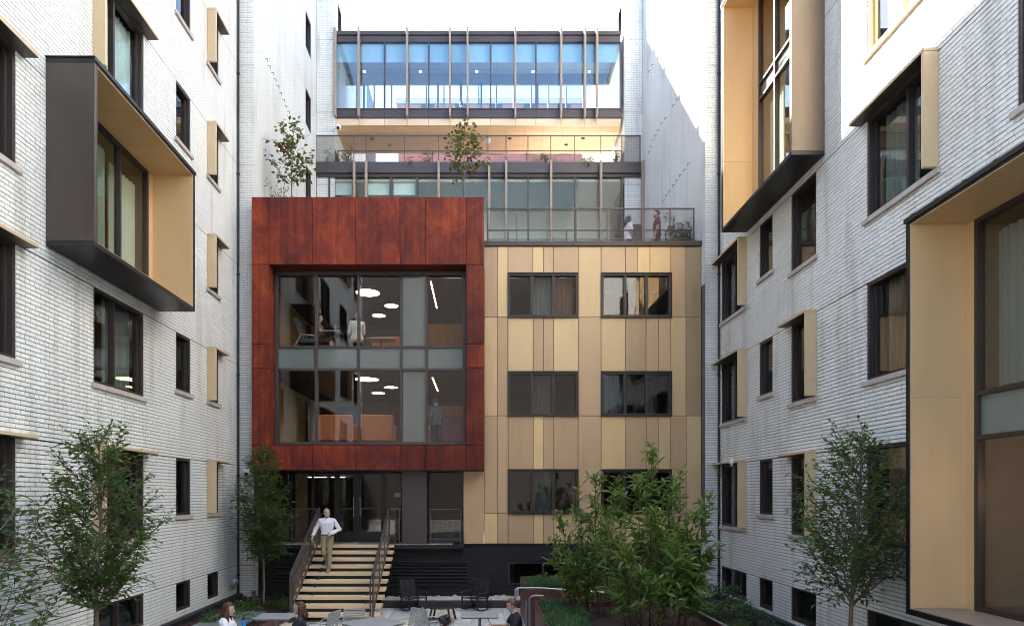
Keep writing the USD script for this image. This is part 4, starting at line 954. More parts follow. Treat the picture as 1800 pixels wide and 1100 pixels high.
# ------------------------------------------------------------------ buildings beyond
def far_block(name, label, x0, x1, y0, y1, z1, mat, wins=(), cat='building'):
    t = thing(name, label, cat, ((x0 + x1) / 2, y0, 0))
    MB().box(x0, x1, y0, y1, -.5, z1).build('wall', mat, t)
    MB().box(x0 - .2, x1 + .2, y0 - .2, y1, z1, z1 + .5).build('cornice', 'sill_stone', t)
    for (a, c, d, e) in wins:
        w_ = MB().box(a, c, y0 - .03, y0 - .005, d, e).build('window', 'bronze', t)
        MB().box(a + .08, c - .08, y0 - .04, y0 - .031, d + .08, e - .08).build('pane', 'lens_black', w_)
yf = 62.0
far_block('red_brick_building', 'distant red brick building seen under and through the glass bridge', PX(700, yf), PX(1100, yf), yf, yf + 12, PZ(184, yf), 'red_brick',
          [(PX(p, yf), PX(p, yf) + 1.3, PZ(272, yf) + k, PZ(272, yf) + k + 1.9) for p in (740, 800, 860, 920, 980, 1040) for k in (-3.4, 0, 3.4)])
far_block('back_building', 'brown brick building across the open side of the courtyard, behind the viewer', -40, 40, -62, -45, 32, 'umber_brick',
          [(x, x + 1.6, z - 1.8, z) for x in np.arange(-20, 20, 3.3) for z in (4.1, 7.1, 10.1, 13.0, 16.0, 19.0, 22, 25)])
# ------------------------------------------------------------------ ground
b = MB(); b.quad([-400, -300, -.09], [400, -300, -.09], [400, 500, -.09], [-400, 500, -.09]); b.build('ground', 'ground_dark', None, kind='structure')
b = MB(); b.box(-45, 45, -45, 5.9, -.085, -.03); b.build('plaza', 'plaza_paving', None, kind='structure')
PV = thing('paving', kind='structure', loc=(-2, 15, 0))
MB().box(-5.6, 1.3, 6, 18.2, -.08, -.014).build('bedding', 'mortar', PV)
row = 0; y = 12.6
x = -5.5
col = 0
while x < 1.15:
    w = .44; y = 12.0 + (col % 3) * .31
    while y < 17.9:
        L = [.9, .62, .9][rng.integers(3)]
        y1 = min(y + L, 17.98)
        if y1 - y > .1:
            MB().rbox(x + .003, min(x + w, 1.28) - .003, y + .003, y1 - .003, -.014, rng.uniform(-.0015, .0015), .004).build('paver', ['paver_grey', 'paver_pale', 'paver_sand', 'paver_pale', 'paver_grey'][rng.integers(5)], PV)
        y = y1
    x += w; col += 1
def bumpy(x0, x1, y0, y1, z, amp, n, seed=0, edge=True):
    X_, Y_ = np.meshgrid(np.linspace(x0, x1, n), np.linspace(y0, y1, n), indexing='ij')
    h = meshkit.fbm(np.stack([X_ * 2.1, Y_ * 2.1, np.zeros_like(X_)], -1), 4, seed) - .5
    v = np.stack([X_, Y_, z + amp * h], -1).reshape(-1, 3)
    i, j = np.meshgrid(np.arange(n - 1), np.arange(n - 1), indexing='ij'); i, j = i.ravel(), j.ravel()
    return v, np.vstack([np.stack([i * n + j, (i + 1) * n + j, (i + 1) * n + j + 1], 1), np.stack([i * n + j, (i + 1) * n + j + 1, i * n + j + 1], 1)])
def chips(n, x0, x1, y0, y1, z, size, seed, flat=.3):
    r = np.random.default_rng(seed); ico = trimesh.creation.icosahedron(); V, F = ico.vertices, ico.faces
    c = np.stack([r.uniform(x0, x1, n), r.uniform(y0, y1, n), np.full(n, z) + r.uniform(-.01, .015, n)], 1)
    s = size * np.exp(r.normal(0, .35, (n, 1, 1))) * np.stack([np.ones(n), r.uniform(.4, 1, n), r.uniform(flat * .7, flat * 1.4, n)], 1)[:, None]
    a = r.uniform(0, 6.28, n); R = np.zeros((n, 3, 3)); R[:, 0, 0] = R[:, 1, 1] = np.cos(a); R[:, 0, 1] = -np.sin(a); R[:, 1, 0] = np.sin(a); R[:, 2, 2] = 1
    v = np.einsum('nij,nkj->nki', R, V[None] * s) + c[:, None]
    v += r.normal(0, size * .12, v.shape)
    return v.reshape(-1, 3), (F[None] + len(V) * np.arange(n)[:, None, None]).reshape(-1, 3)
# planted beds along the two wings
v, f = bumpy(-7.25, -4.98, 6, 18.96, .2, .07, 70, 1); emit('mulch_bed', v, f, 'mulch', kind='structure')
v, f = chips(3500, -7.1, -5.0, 11, 18.9, .21, .032, 3); emit('mulch_chips', v, f, 'mulch_chips', kind='stuff', label='dark bark chips on the bed along the left wing', cat='mulch')
v, f = bumpy(4.0, 7.3, 6, 18.96, .2, .07, 60, 2); emit('mulch_bed', v, f, 'mulch', kind='structure')
MB().rbox(-6.99, -4.98, 9, 9.2, 0, .2).build('bed_kerb', 'planter_steel', None, kind='structure')
k_ = MB(); k_.rbox(-5.02, -4.975, 8, 15.9, -.05, .26, .006); k_.build('bed_edging', 'planter_steel', None, label='low steel edging between the left bed and the paving', cat='edging')
# gravel strip with its kerb along the plinth
kx0, kx1 = PX(672, 18.1), 1.32
MB().rbox(kx0, kx1, 18.05, 18.14, -.06, .20, .008).build('kerb', 'mauve_metal', None, label='low dark steel kerb holding the white gravel strip along the black plinth', cat='kerb')
MB().box(kx0, kx1, 18.14, 18.98, -.05, .13).build('gravel_bed', 'mortar', None, kind='structure')
v, f = chips(2600, kx0 + .03, kx1 - .03, 18.16, 18.9, .155, .042, 9, .7); emit('white_gravel', v, f, 'gravel', smooth=True, kind='stuff', label='pale rounded gravel in the strip along the black plinth', cat='gravel')
# slabs on the left
sl = thing('paving_slab', 'grey green stone slab in the left bed under the basement windows', 'slab', (-6.2, 14.2, .22))
a0, a1 = P(330, 1098, 12.6), P(410, 1070, 16.2)
MB().rbox(-6.55, -5.45, 13.2, 16.0, .22, .28, .008).build('slab', 'slab_green', sl)
for px, py, w in ((418, 1047, .5), (372, 1061, .5)):
    Y = YF(py, .24); t = thing('stepping_stone', 'flat stepping stone beside the small bollard' if px > 400 else 'flat stepping stone close to the left brick wall', 'stone', (PX(px, Y), Y, .24))
    MB().rbox(PX(px, Y) - w / 2, PX(px, Y) + w / 2, Y - .2, Y + .2, .21, .27, .012).build('stone', 'slab_green', t)
# curb along the foot of the walls
for fr, la in ((FL, 'dark kerb along the foot of the left brick wing'), (FR, 'dark kerb along the foot of the right brick wing')):
    k_ = thing('wall_kerb', la, 'kerb', fr.map([[12, .15, .2]])[0])
    for i in range(9):
        MB(fr).rbox(7.2 + i * 1.25 + .006, 7.2 + (i + 1) * 1.25 - .006, .03, .22, .1, .345, .012).build('stone', 'base_black', k_)

# ------------------------------------------------------------------ stairs
ST = thing('staircase', 'open stairs of ten pale stone treads leading up to the entrance', 'stairs', (-3.74, 17, 0))
sx0, sx1, r_, tr = -4.93, -2.55, .1716, .308
tz = [1.762 - r_ * k for k in range(10)]; ty = [18.70 - tr * k for k in range(10)]
MB().rbox(sx0, sx1, 18.64, 18.698, tz[0] - .09, tz[0] - .004, .006).build('tread', 'tread_stone', ST)
for k in range(1, 10):
    MB().rbox(sx0, sx1, ty[k] - .02, ty[k] + tr + .012, tz[k] - .085, tz[k], .006).build('tread', 'tread_stone', ST)
for x in (sx0 + .45, sx1 - .45):
    q = MB(); q.bar([x, ty[9] - .05, tz[9] - .33], [x, 18.6, tz[0] - .22], .06, .26); q.build('stringer', 'black_metal', ST)
for k in range(1, 10): MB().box(sx0 + .3, sx1 - .3, ty[k] + tr - .01, ty[k] + tr + .004, tz[k], tz[k] + r_ - .09).build('riser', 'black_metal', ST)

# ------------------------------------------------------------------ wire mesh and railings
def wire_mesh(o, a, b_, cell=(.095, .052), r=.0042):
    """diamond mesh in the parallelogram o, o+a, o+b"""
    o, a, b_ = map(lambda q: np.asarray(q, float), (o, a, b_)); la, lb = np.linalg.norm(a), np.linalg.norm(b_)
    k = cell[0] / cell[1]; m = MB(); n = int((la + lb * k) / cell[0]) + 2
    for s in (1, -1):
        for i in range(n):
            x0 = i * cell[0] - (lb * k if s > 0 else 0)
            x1 = x0 + s * lb * k
            y0, y1 = 0.0, lb
            if s < 0: x0, x1 = i * cell[0], i * cell[0] - lb * k
            t0, t1 = 0.0, 1.0; dx = x1 - x0
            for lim, sg in ((0, 1), (la, -1)):
                t = (lim - x0) / dx
                if sg * dx > 0: t0 = max(t0, t)
                else: t1 = min(t1, t)
            if t1 - t0 < .01: continue
            p, q = x0 + dx * t0, x0 + dx * t1
            m.tube([o + a * p / la + b_ * t0, o + a * q / la + b_ * t1], r, 3, cap=False)
    return m
def railing(name, label, x0, x1, y, z0, ztop, posts, mids=(), group=None, cat='railing', zmesh=None, ends=True, th=.032):
    t = thing(name, label, cat, ((x0 + x1) / 2, y, z0))
    MB().rbox(x0, x1, y - .025, y + .025, ztop - .04, ztop, .005).build('top_rail', 'rail_metal', t)
    for p in posts: MB().box(p - th / 2, p + th / 2, y - .02, y + .02, z0, ztop - .04).build('post', 'rail_metal', t)
    for z in mids: MB().box(x0, x1, y + .022, y + .05, z - .014, z + .014).build('middle_rail', 'rail_metal', t)
    lo = zmesh or z0 + .06
    MB().box(x0, x1, y - .012, y + .012, lo - .025, lo).build('bottom_rail', 'rail_metal', t)
    wire_mesh([x0, y, lo], [x1 - x0, 0, 0], [0, 0, ztop - .05 - lo]).build('wire_mesh', 'rail_metal', t, kind='stuff')
    return t
yr = YG + .12
railing('terrace_railing', 'wire mesh railing on the golden panel wing in front of the two people', PX(855, yr), PX(1221, yr), yr, cop1, PZ(366, yr), [PX(p, yr) for p in (857, 908.6, 962, 1013, 1068, 1129, 1177.6, 1219.5)], zmesh=PZ(420, yr))
yi = YG + .75
t = thing('planter_guard', 'low inner rail behind the wire mesh railing of the lower terrace', 'railing', (PX(1040, yi), yi, DECK))
MB().box(PX(855, yi), PX(1216, yi), yi - .02, yi + .02, PZ(404, yi) - .03, PZ(404, yi)).build('rail', 'rail_metal', t)
for p in (893, 996, 1052, 1170, 1213): MB().box(PX(p, yi) - .018, PX(p, yi) + .018, yi - .015, yi + .015, DECK, PZ(404, yi) - .03).build('post', 'rail_metal', t)
yu = YT - .02
railing('terrace_railing', 'long wire mesh railing of the upper terrace under the glass bridge', PX(555, yu), PX(1126.5, yu), yu, zt, PZ(238, yu), [PX(p, yu) for p in (556, 622, 643.5, 711, 771, 857.6, 889.7, 928, 968, 1009.6, 1056, 1093, 1125)])
yi2 = YT + .45
t = thing('planter_guard', 'low inner rail of the upper terrace behind its wire mesh railing', 'railing', (0, yi2, TER))
MB().box(PX(584, yi2), PX(1093, yi2), yi2 - .02, yi2 + .02, PZ(265, yi2) - .03, PZ(265, yi2)).build('rail', 'rail_metal', t)
for p in (585, 594, 760, 925, 1083, 1092): MB().box(PX(p, yi2) - .02, PX(p, yi2) + .02, yi2 - .015, yi2 + .015, TER, PZ(265, yi2) - .03).build('post', 'rail_metal', t)
# stair railings
def stair_rail(x, label, level):
    t = thing('stair_railing', label, 'railing', (x, 17, 0))
    lo, hi = np.array([x, ty[9] - .05, tz[9] + .98]), np.array([x, 18.72, 1.765 + 1.09])
    MB().bar(lo, hi, .05, .06).build('top_rail', 'rail_metal', t)
    MB().bar([x, lo[1], 0], lo, .045, .045, up=(0, 1, 0)).build('post', 'rail_metal', t)
    MB().bar([x, 18.72, 1.5], hi, .045, .045, up=(0, 1, 0)).build('post', 'rail_metal', t)
    for k in (3, 6): MB().bar([x, ty[k], tz[k] - .05], [x, ty[k], lo[2] + (hi[2] - lo[2]) * (ty[k] - lo[1]) / (18.72 - lo[1])], .03, .03, up=(0, 1, 0)).build('post', 'rail_metal', t)
    MB().bar([x, lo[1], tz[9] + .06], [x, 18.72, 1.765 + .12], .035, .035).build('bottom_rail', 'rail_metal', t)
    wire_mesh([x, lo[1], tz[9] + .08], [0, 18.70 - lo[1], 1.765 + .1 - tz[9] - .06], [0, 0, .90], (.11, .06), .0024).build('wire_mesh', 'rail_metal', t, kind='stuff')
    s = 1 if x < -3.7 else -1
    MB().tube([[x + s * .07, lo[1] - .02, tz[9] + .05 - .3 + .2], [x + s * .07, lo[1] - .02, tz[9] + .80], [x + s * .07, lo[1] + .1, tz[9] + .88], [x + s * .07, 18.72, 1.765 + .92], [x + s * .07, 18.95, 1.765 + .92]], .02, 8).build('handrail', 'rail_metal', t, smooth=40)
    if level:
        MB().bar([x, 18.72, 1.765 + 1.06], [x + level, 18.75, 1.765 + 1.06], .05, .05).build('level_rail', 'rail_metal', t)
    return t
stair_rail(-4.80, 'dark metal stair railing that the man holds', 0)
stair_rail(-2.70, 'dark metal stair railing on the side of the rocking chairs', .34)
for i, (a, c, lab) in enumerate(((512, 557, 'wire mesh landing panel left of the stairs'), (694, 703, 'narrow wire mesh landing panel right of the stairs'), (755.5, 811, 'wire mesh landing panel between the dark pier and the golden wall'))):
    y = 18.76; railing('landing_railing', lab, PX(a, y), PX(c, y), y, LZ, PZ(893, y), [PX(a, y) + .016, PX(c, y) - .016], zmesh=PZ(949, y) + .05, th=.03)

# ------------------------------------------------------------------ steel planters with ramp rails
PZT = .98
def planter(label, x0, x1, y0, y1, zt_):
    t = thing('steel_planter', label, 'planter', (x0, y0, 0))
    w = .03
    MB().rbox(x0, x0 + w, y0, y1, -.05, zt_, .004).build('side_plate', 'planter_steel', t); MB().rbox(x1 - w, x1, y0, y1, -.05, zt_, .004).build('side_plate', 'planter_steel', t)
    MB().rbox(x0 + w, x1 - w, y0, y0 + w, -.05, zt_ - .002, .004).build('front_plate', 'planter_steel', t); MB().rbox(x0 + w, x1 - w, y1 - w, y1, -.05, zt_ - .002, .004).build('back_plate', 'planter_steel', t)
    v, f = bumpy(x0 + w, x1 - w, y0 + w, y1 - w, zt_ - .12, .09, 40, int(x0 * 10 + y0)); emit('soil', v, f, 'mulch', t)
    return t
planter('rust brown steel planter near the plinth, behind the ramp rail', 1.13, 4.3, 15.1, 17.4, PZT)
planter('rust brown steel planter in front of the ramp rail', 1.20, 4.3, 7.5, 13.55, PZT - .03)
t = thing('ramp_railing', 'grey tube handrail between the two steel planters', 'railing', (1.1, 14, 0))
y = 14.6
MB().tube([P(906, 1100, y), P(906, 1040, y), P(908, 1034, y), P(914, 1032.5, y), P(950, 1033, y), P(1080, 1042, y), P(1180, 1046, y)], .024, 8).build('handrail', 'steel', t, smooth=40)
y = 13.75
MB().tube([P(931, 1110, y), P(931, 1051, y), P(935, 1047, y), P(942, 1046, y), P(955, 1046.5, y)], .022, 8).build('handrail', 'steel', t, smooth=40)
MB().tube([P(925, 1110, y), P(925, 1055, y)], .018, 8).build('post', 'steel', t)
MB().rbox(P(904, 0, 14.6)[0], P(912, 0, 14.6)[0], 14.54, 14.57, P(0, 1045, 14.6)[2], P(0, 1034.5, 14.6)[2], .006).build('switch_box', 'steel', t)
MB().tube([P(1215, 1068, 12.0), P(1300, 1112, 10.8)], .022, 8).build('lower_handrail', 'steel', t, smooth=40)

# ------------------------------------------------------------------ leaves, trees, shrubs
def leaves(pos, dirs, L, Wd, r, droop=.25, rich=False):
    n = len(pos)
    d = dirs / (np.linalg.norm(dirs, axis=1, keepdims=True) + 1e-9)
    up = r.normal(0, .35, (n, 3)) + [0, 0, 1]
    s = np.cross(d, up); s /= np.linalg.norm(s, axis=1, keepdims=True) + 1e-9
    u = np.cross(s, d)
    L = L * np.exp(r.normal(-.03, .3, n))[:, None]; w = Wd * np.exp(r.normal(0, .15, n))[:, None]; dr = droop * L
    pt = lambda a, b_, c: pos + d * L * a + s * w * b_ + u * (c * L) - np.array([0, 0, 1]) * dr * a * a
    if rich:
        V = [pt(0, 0, 0), pt(.28, -.42, .05), pt(.28, 0, -.02), pt(.28, .42, .05), pt(.66, -.40, .05), pt(.66, 0, -.02), pt(.66, .40, .05), pt(1, 0, 0)]
        F = [[0, 1, 2], [0, 2, 3], [1, 4, 5], [1, 5, 2], [2, 5, 6], [2, 6, 3], [4, 7, 5], [5, 7, 6]]
    else:
        V = [pt(0, 0, 0), pt(.45, -.5, .06), pt(.45, 0, -.02), pt(.45, .5, .06), pt(1, 0, 0)]
        F = [[0, 1, 2], [0, 2, 3], [1, 4, 2], [2, 4, 3]]
    k = len(V); v = np.stack(V, 1).reshape(-1, 3)
    return v, (np.array(F)[None] + k * np.arange(n)[:, None, None]).reshape(-1, 3)

def unit(v): v = np.asarray(v, float); return v / (np.linalg.norm(v) + 1e-9)
def curve(p, d, L, r, n=5, wob=.12, lift=.0):
    pts = [np.array(p, float)]; d = unit(d)
    for i in range(n):
        d = unit(d + r.normal(0, wob, 3) + [0, 0, lift]); pts.append(pts[-1] + d * L / n)
    return np.array(pts)

def tree(name, label, cat, base, ztop, zlow, prof, seed, leaf='leaf_beech', bark='bark', nb=26, per=7, gap=.045, L=.09, Wd=.045, tr=.035, rise=.9, group=None, stems=1, extra=None, spread=1.0, twig=(.22, .5), shoots=0):
    """slim young tree: tapered trunk, rising limbs, twigs with single leaves. prof(t) gives the crown's radius from its foot (0) to its top (1)"""
    r = np.random.default_rng(seed); t = thing(name, label, cat, base, group=group); base = np.array(base, float)
    wood, tw, lp, ld = MB(), MB(), [], []
    H = ztop - base[2]; trunks = []
    for s in range(stems):
        lean = r.normal(0, .02, 2) + (r.normal(0, .16, 2) if stems > 1 else 0)
        z = np.linspace(-.1, H * .93, 9); x = base[0] + lean[0] * z + .015 * np.sin(z * 3 + s); y = base[1] + lean[1] * z + .015 * np.cos(z * 2.3 + s)
        pts = np.stack([x, y, base[2] + z], 1); wood.tube(pts, np.linspace(tr, tr * .22, 9), 7); trunks.append(pts)
    wood.build('trunk', bark, t, smooth=True)
    limb = MB()
    for i in range(nb):
        pts = trunks[i % stems]; q = (i + .5) / nb; zc = zlow + (ztop - zlow) * (q ** 1.05) * .93
        zs = max(base[2] + .35 * (zlow - base[2]), zc - rise * prof(q) * .9 - .05)
        zs = max(zs, zlow - .25 * (ztop - zlow))
        p0 = np.array([np.interp(zs, pts[:, 2], pts[:, k]) for k in range(3)]); p0[2] = zs
        a = i * 2.39996 + r.normal(0, .3); R = prof(q) * r.uniform(.72, 1.08) * spread
        p1 = np.array([pts[-1][0] * .3 + base[0] * .7 + R * math.cos(a), pts[-1][1] * .3 + base[1] * .7 + R * math.sin(a), zc])
        mid = (p0 + p1) / 2 + [0, 0, -.08 * np.linalg.norm(p1 - p0)] + r.normal(0, .02, 3)
        ts = np.linspace(0, 1, 6)[:, None]; br = (1 - ts) ** 2 * p0 + 2 * ts * (1 - ts) * mid + ts ** 2 * p1
        limb.tube(br, np.linspace(tr * .34, .004, 6), 5)
        Lb = np.linalg.norm(p1 - p0); nt = max(3, int(per * (.5 + Lb)))
        for j in range(nt):
            f_ = r.uniform(.22, 1.0) if j else 1.0; k = min(4, int(f_ * 5)); p = br[k] + (br[k + 1] - br[k]) * (f_ * 5 - k)
            dirb = unit(br[k + 1] - br[k]); dd = unit(dirb + r.normal(0, .62, 3) + [0, 0, .12]); Lt = r.uniform(*twig) * (1.05 - .4 * q)
            c = curve(p, dd, Lt, r, 4, .14, .04); tw.tube(c, np.linspace(.0045, .0018, 5), 3, cap=False)
            m = max(3, int(Lt / gap)); tt = np.linspace(.12, 1, m)
            ii = np.minimum((tt * 4).astype(int), 3); pp = c[ii] + (c[ii + 1] - c[ii]) * (tt * 4 - ii)[:, None]; axis = c[ii + 1] - c[ii]; axis /= np.linalg.norm(axis, axis=1, keepdims=True)
            side = np.cross(axis, [0, 0, 1.0]); side /= np.linalg.norm(side, axis=1, keepdims=True) + 1e-9
            sg = np.where(np.arange(m) % 2 == 0, 1, -1)[:, None]
            lp.append(pp); ld.append(axis * .8 + side * sg * .9 + r.normal(0, .28, (m, 3)) - [0, 0, .12])
    for i in range(shoots):
        a = r.uniform(0, 6.28); p = trunks[0][-2] + r.normal(0, .08, 3); c = curve(p, [math.cos(a) * .35, math.sin(a) * .35, 1], r.uniform(.35, .6), r, 5, .08); tw.tube(c, np.linspace(.005, .0015, 6), 3, cap=False)
        m = 7; pp = c[np.linspace(1, 5, m).astype(int)] + r.normal(0, .01, (m, 3)); lp.append(pp); ld.append(r.normal(0, 1, (m, 3)) + [0, 0, .2])
    limb.build('limbs', bark, t, smooth=True)
    if tw.v: tw.build('twigs', 'stem_brown', t, kind='stuff')
    lp, ld = np.vstack(lp), np.vstack(ld)
    v, f = leaves(lp, ld, L, Wd, r); emit('crown', v, f, leaf, t, kind='stuff')
    if extra:
        for (q0, mat) in extra:
            o = np.argsort(np.linalg.norm(lp - np.array(q0), axis=1))[:14]; v, f = leaves(lp[o] + r.normal(0, .01, (14, 3)), ld[o], L * 1.1, Wd * 1.15, r); emit('coloured_leaves', v, f, mat, t, kind='stuff')
    return t

def lerp(pts):
    xs, ys = zip(*pts); return lambda q: float(np.interp(q, xs, ys))
Yl = 9.4
tree('courtyard_tree', 'slim young tree with a broad leafy crown close to the left brick wing', 'tree', (PX(169, Yl), Yl, .2), PZ(738, Yl), PZ(1020, Yl), lerp([(0, .55), (.15, .86), (.45, .82), (.7, .58), (.9, .36), (1, .16)]), 11, nb=54, per=13, L=.098, Wd=.048, tr=.040, shoots=9)
Ym = 17.4
tree('courtyard_tree', 'narrow young tree beside the left stair railing', 'tree', (PX(463, Ym), Ym, .25), PZ(777, Ym), PZ(968, Ym), lerp([(0, .42), (.3, .68), (.6, .60), (.85, .34), (1, .12)]), 12, nb=54, per=17, L=.092, Wd=.050, tr=.036, gap=.042, shoots=4)
Yr = 10.35
tree('courtyard_tree', 'slim young tree in front of the right brick wing', 'tree', (PX(1487, Yr), Yr, .2), PZ(738, Yr), PZ(1010, Yr), lerp([(0, .60), (.15, .82), (.5, .80), (.75, .55), (.92, .3), (1, .14)]), 13, nb=54, per=12, L=.098, Wd=.046, tr=.042, shoots=8)
Ye = 7.6
tree('courtyard_tree', 'tree at the left edge of the view with large light leaves', 'tree', (PX(-32, Ye), Ye, .2), PZ(800, Ye), PZ(1110, Ye), lerp([(0, .75), (.3, .82), (.7, .55), (1, .15)]), 14, leaf='leaf_green', nb=26, per=6, L=.13, Wd=.062, tr=.04, gap=.07)
# roof trees and shrubs behind the parapet of the steel box
Yo = 19.6; zr = ztop - .45
tree('roof_tree', 'small maple on the roof of the rust coloured box, near its left end', 'tree', (PX(512, Yo), Yo, zr), PZ(208, Yo), PZ(312, Yo), lerp([(0, .35), (.3, .62), (.6, .42), (.85, .30), (1, .12)]), 21, leaf='leaf_maple', nb=20, per=6, L=.13, Wd=.115, tr=.024, gap=.075, extra=[(P(500, 258, Yo), 'leaf_red')])
Yo2 = 20.2
tree('roof_tree', 'small maple with a red branch tip on the roof of the rust coloured box', 'tree', (PX(819.5, Yo2), Yo2, zr), PZ(224, Yo2), PZ(298, Yo2), lerp([(0, .45), (.3, .46), (.6, .42), (.85, .34), (1, .18)]), 22, leaf='leaf_maple', nb=18, per=6, L=.13, Wd=.115, tr=.022, gap=.075, extra=[(P(846, 318, Yo2), 'leaf_red')])
def shrub(name, label, cat, base, h, rad, n, seed, leaf='leaf_green', L=.07, Wd=.03, flower=None, stemn=9, cone=.3, part_stem=True):
    r = np.random.default_rng(seed); t = thing(name, label, cat, base); base = np.array(base, float); st = MB(); lp, ld, tips = [], [], []
    for i in range(stemn):
        a = r.uniform(0, 6.28); o = r.uniform(0, 1) ** .5
        c = curve(base + [rad * .3 * o * math.cos(a), rad * .3 * o * math.sin(a), 0], [o * rad * math.cos(a) / h * 1.3, o * rad * math.sin(a) / h * 1.3, 1], h * r.uniform(.65, 1.05) * (1 - cone * o), r, 6, .10, .02)
        st.tube(c, np.linspace(.008, .002, 7), 4, cap=False); tips.append(c[-1])
        m = n // stemn; tt = r.uniform(.15, 1, m); ii = np.minimum((tt * 6).astype(int), 5); pp = c[ii] + (c[ii + 1] - c[ii]) * (tt * 6 - ii)[:, None]
        q = r.normal(0, 1, (m, 3)); lp.append(pp + q * rad * .10); ld.append(q + [0, 0, .35])
    st.build('stems', 'stem_brown', t)
    lp, ld = np.vstack(lp), np.vstack(ld); v, f = leaves(lp, ld, L, Wd, r, .3); emit('foliage', v, f, leaf, t, kind='stuff')
    if flower:
        tp = np.repeat(np.array(tips), 14, 0) + r.normal(0, .05, (len(tips) * 14, 3)); v, f = leaves(tp, r.normal(0, 1, tp.shape), .04, .03, r); emit('flowers', v, f, flower, t, kind='stuff')
    return t
shrub('roof_shrub', 'wispy grey green shrub left of the roof maple', 'shrub', (PX(493, Yo), Yo - .2, zr), PZ(308, Yo) - zr, .35, 330, 31, 'leaf_green', .10, .04)
for i, (px, py, lab, fl) in enumerate(((583, 262, 'flowering shrub at the left end of the upper terrace', None), (606, 262, 'shrub with pink seed heads beside the left end of the upper terrace', 'flower_pink'), (719, 276, 'low plant on the upper terrace left of the roof maple', None), (748, 264, 'shrub with dry flowers on the upper terrace', 'flower_pink'), (905, 275, 'small plant on the upper terrace, the nearest to the right of the maple', None),
                                       (946, 270, 'wide flowering shrub on the upper terrace', 'flower_pink'), (966, 269, 'second flowering shrub on the upper terrace, right of the wide one', 'flower_pink'), (1035, 270, 'flowering shrub near the right end of the upper terrace', 'flower_pink'), (1072, 265, 'tallest shrub at the right end of the upper terrace', 'flower_pink'))):
    y = YT + .3; shrub('terrace_shrub', lab, 'shrub', (PX(px, y), y, TER), PZ(py, y) - TER + .12,   .45, 620, 40 + i, 'leaf_green', .10, .045, fl, 9)
yv = YG + .9
shrub('climbing_plant', 'tall climbing plant at the right end of the lower terrace', 'plant', (PX(1196, yv), yv, DECK + .3), PZ(349, yv) - DECK - .3, .38, 1000, 60, 'leaf_dark', .16, .05, None, 9, .55)
shrub('climbing_plant', 'low leafy plant at the foot of the tall climber on the lower terrace', 'plant', (PX(1202, yv), yv - .15, DECK + .3), .55, .5, 600, 61, 'leaf_dark', .14, .045, None, 10, .2)

# big leaved magnolias in the planters
def magnolia(label, base, stems, seed, L=.17, Wd=.066, single=0, spread=.12, leaf='leaf_magnolia', orange=()):
    r = np.random.default_rng(seed); t = thing('magnolia', label, 'shrub', base); lp, ld = [], []; wood = MB()
    for (px, py, Y, x0, y0, dens) in stems:
        tip = P(px, py, Y); p0 = np.array([x0, y0, base[2] - .05]); mid = p0 * .45 + tip * .55 + [0, 0, .0] + r.normal(0, .06, 3); mid[:2] = p0[:2] * .55 + tip[:2] * .45 + r.normal(0, .05, 2)
        ts = np.linspace(0, 1, 12)[:, None]; c = (1 - ts) ** 2 * p0 + 2 * ts * (1 - ts) * mid + ts ** 2 * tip
        wood.tube(c, np.linspace(.016, .0045, 12), 5)
        H = tip[2] - p0[2]
        for j in range(int(dens)):
            q = r.uniform(.12, 1.0); k = min(10, int(q * 11)); p = c[k] + (c[k + 1] - c[k]) * (q * 11 - k)
            a = r.uniform(0, 6.28); Lb = (r.uniform(.18, .62) * (1.12 - q * .85) + .05)
            b_ = curve(p, [math.cos(a), math.sin(a), r.uniform(.35, 1.1)], Lb, r, 4, .12, .10); wood.tube(b_, np.linspace(.006, .003, 5), 4, cap=False)
            nl = r.integers(6, 11); az = np.arange(nl) * 2.4 + r.uniform(0, 6)
            ax_ = unit(b_[-1] - b_[-2]); s1 = unit(np.cross(ax_, [.3, .1, 1])); s2 = np.cross(ax_, s1)
            op = r.uniform(.35, 1.15, nl)[:, None]
            lp.append(b_[-1] - ax_ * (np.arange(nl) * .022)[:, None] * 1.3); ld.append(ax_ * (1.1 - op * .65) + (s1 * np.cos(az)[:, None] + s2 * np.sin(az)[:, None]) * op + r.normal(0, .15, (nl, 3)))
        nl = 9; az = np.arange(nl) * 2.4; lp.append(tip - [0, 0, .03] * (np.arange(nl)[:, None])); ld.append(np.stack([np.cos(az) * .7, np.sin(az) * .7, np.full(nl, .9)], 1))
    wood.build('stems', 'stem_brown', t, smooth=True)
    lp, ld = np.vstack(lp), np.vstack(ld); n = len(lp)
    order = np.argsort(lp[:, 1]); one = order[:single]; rest = order[single:]
    for i in one:
        v, f = leaves(lp[i:i + 1], ld[i:i + 1], L, Wd, r, .2, True); emit('leaf', v, f, 'leaf_magnolia', t)
    v, f = leaves(lp[rest], ld[rest], L, Wd, r, .2, True); emit('foliage', v, f, leaf, t, kind='stuff')
    for q0 in orange:
        v, f = leaves(np.array([q0]), np.array([[.6, -.2, -.5]]), L * .9, Wd * .7, r, .3, True); emit('fading_leaf', v, f, 'leaf_orange', t)
    return t
Y1 = 11.4
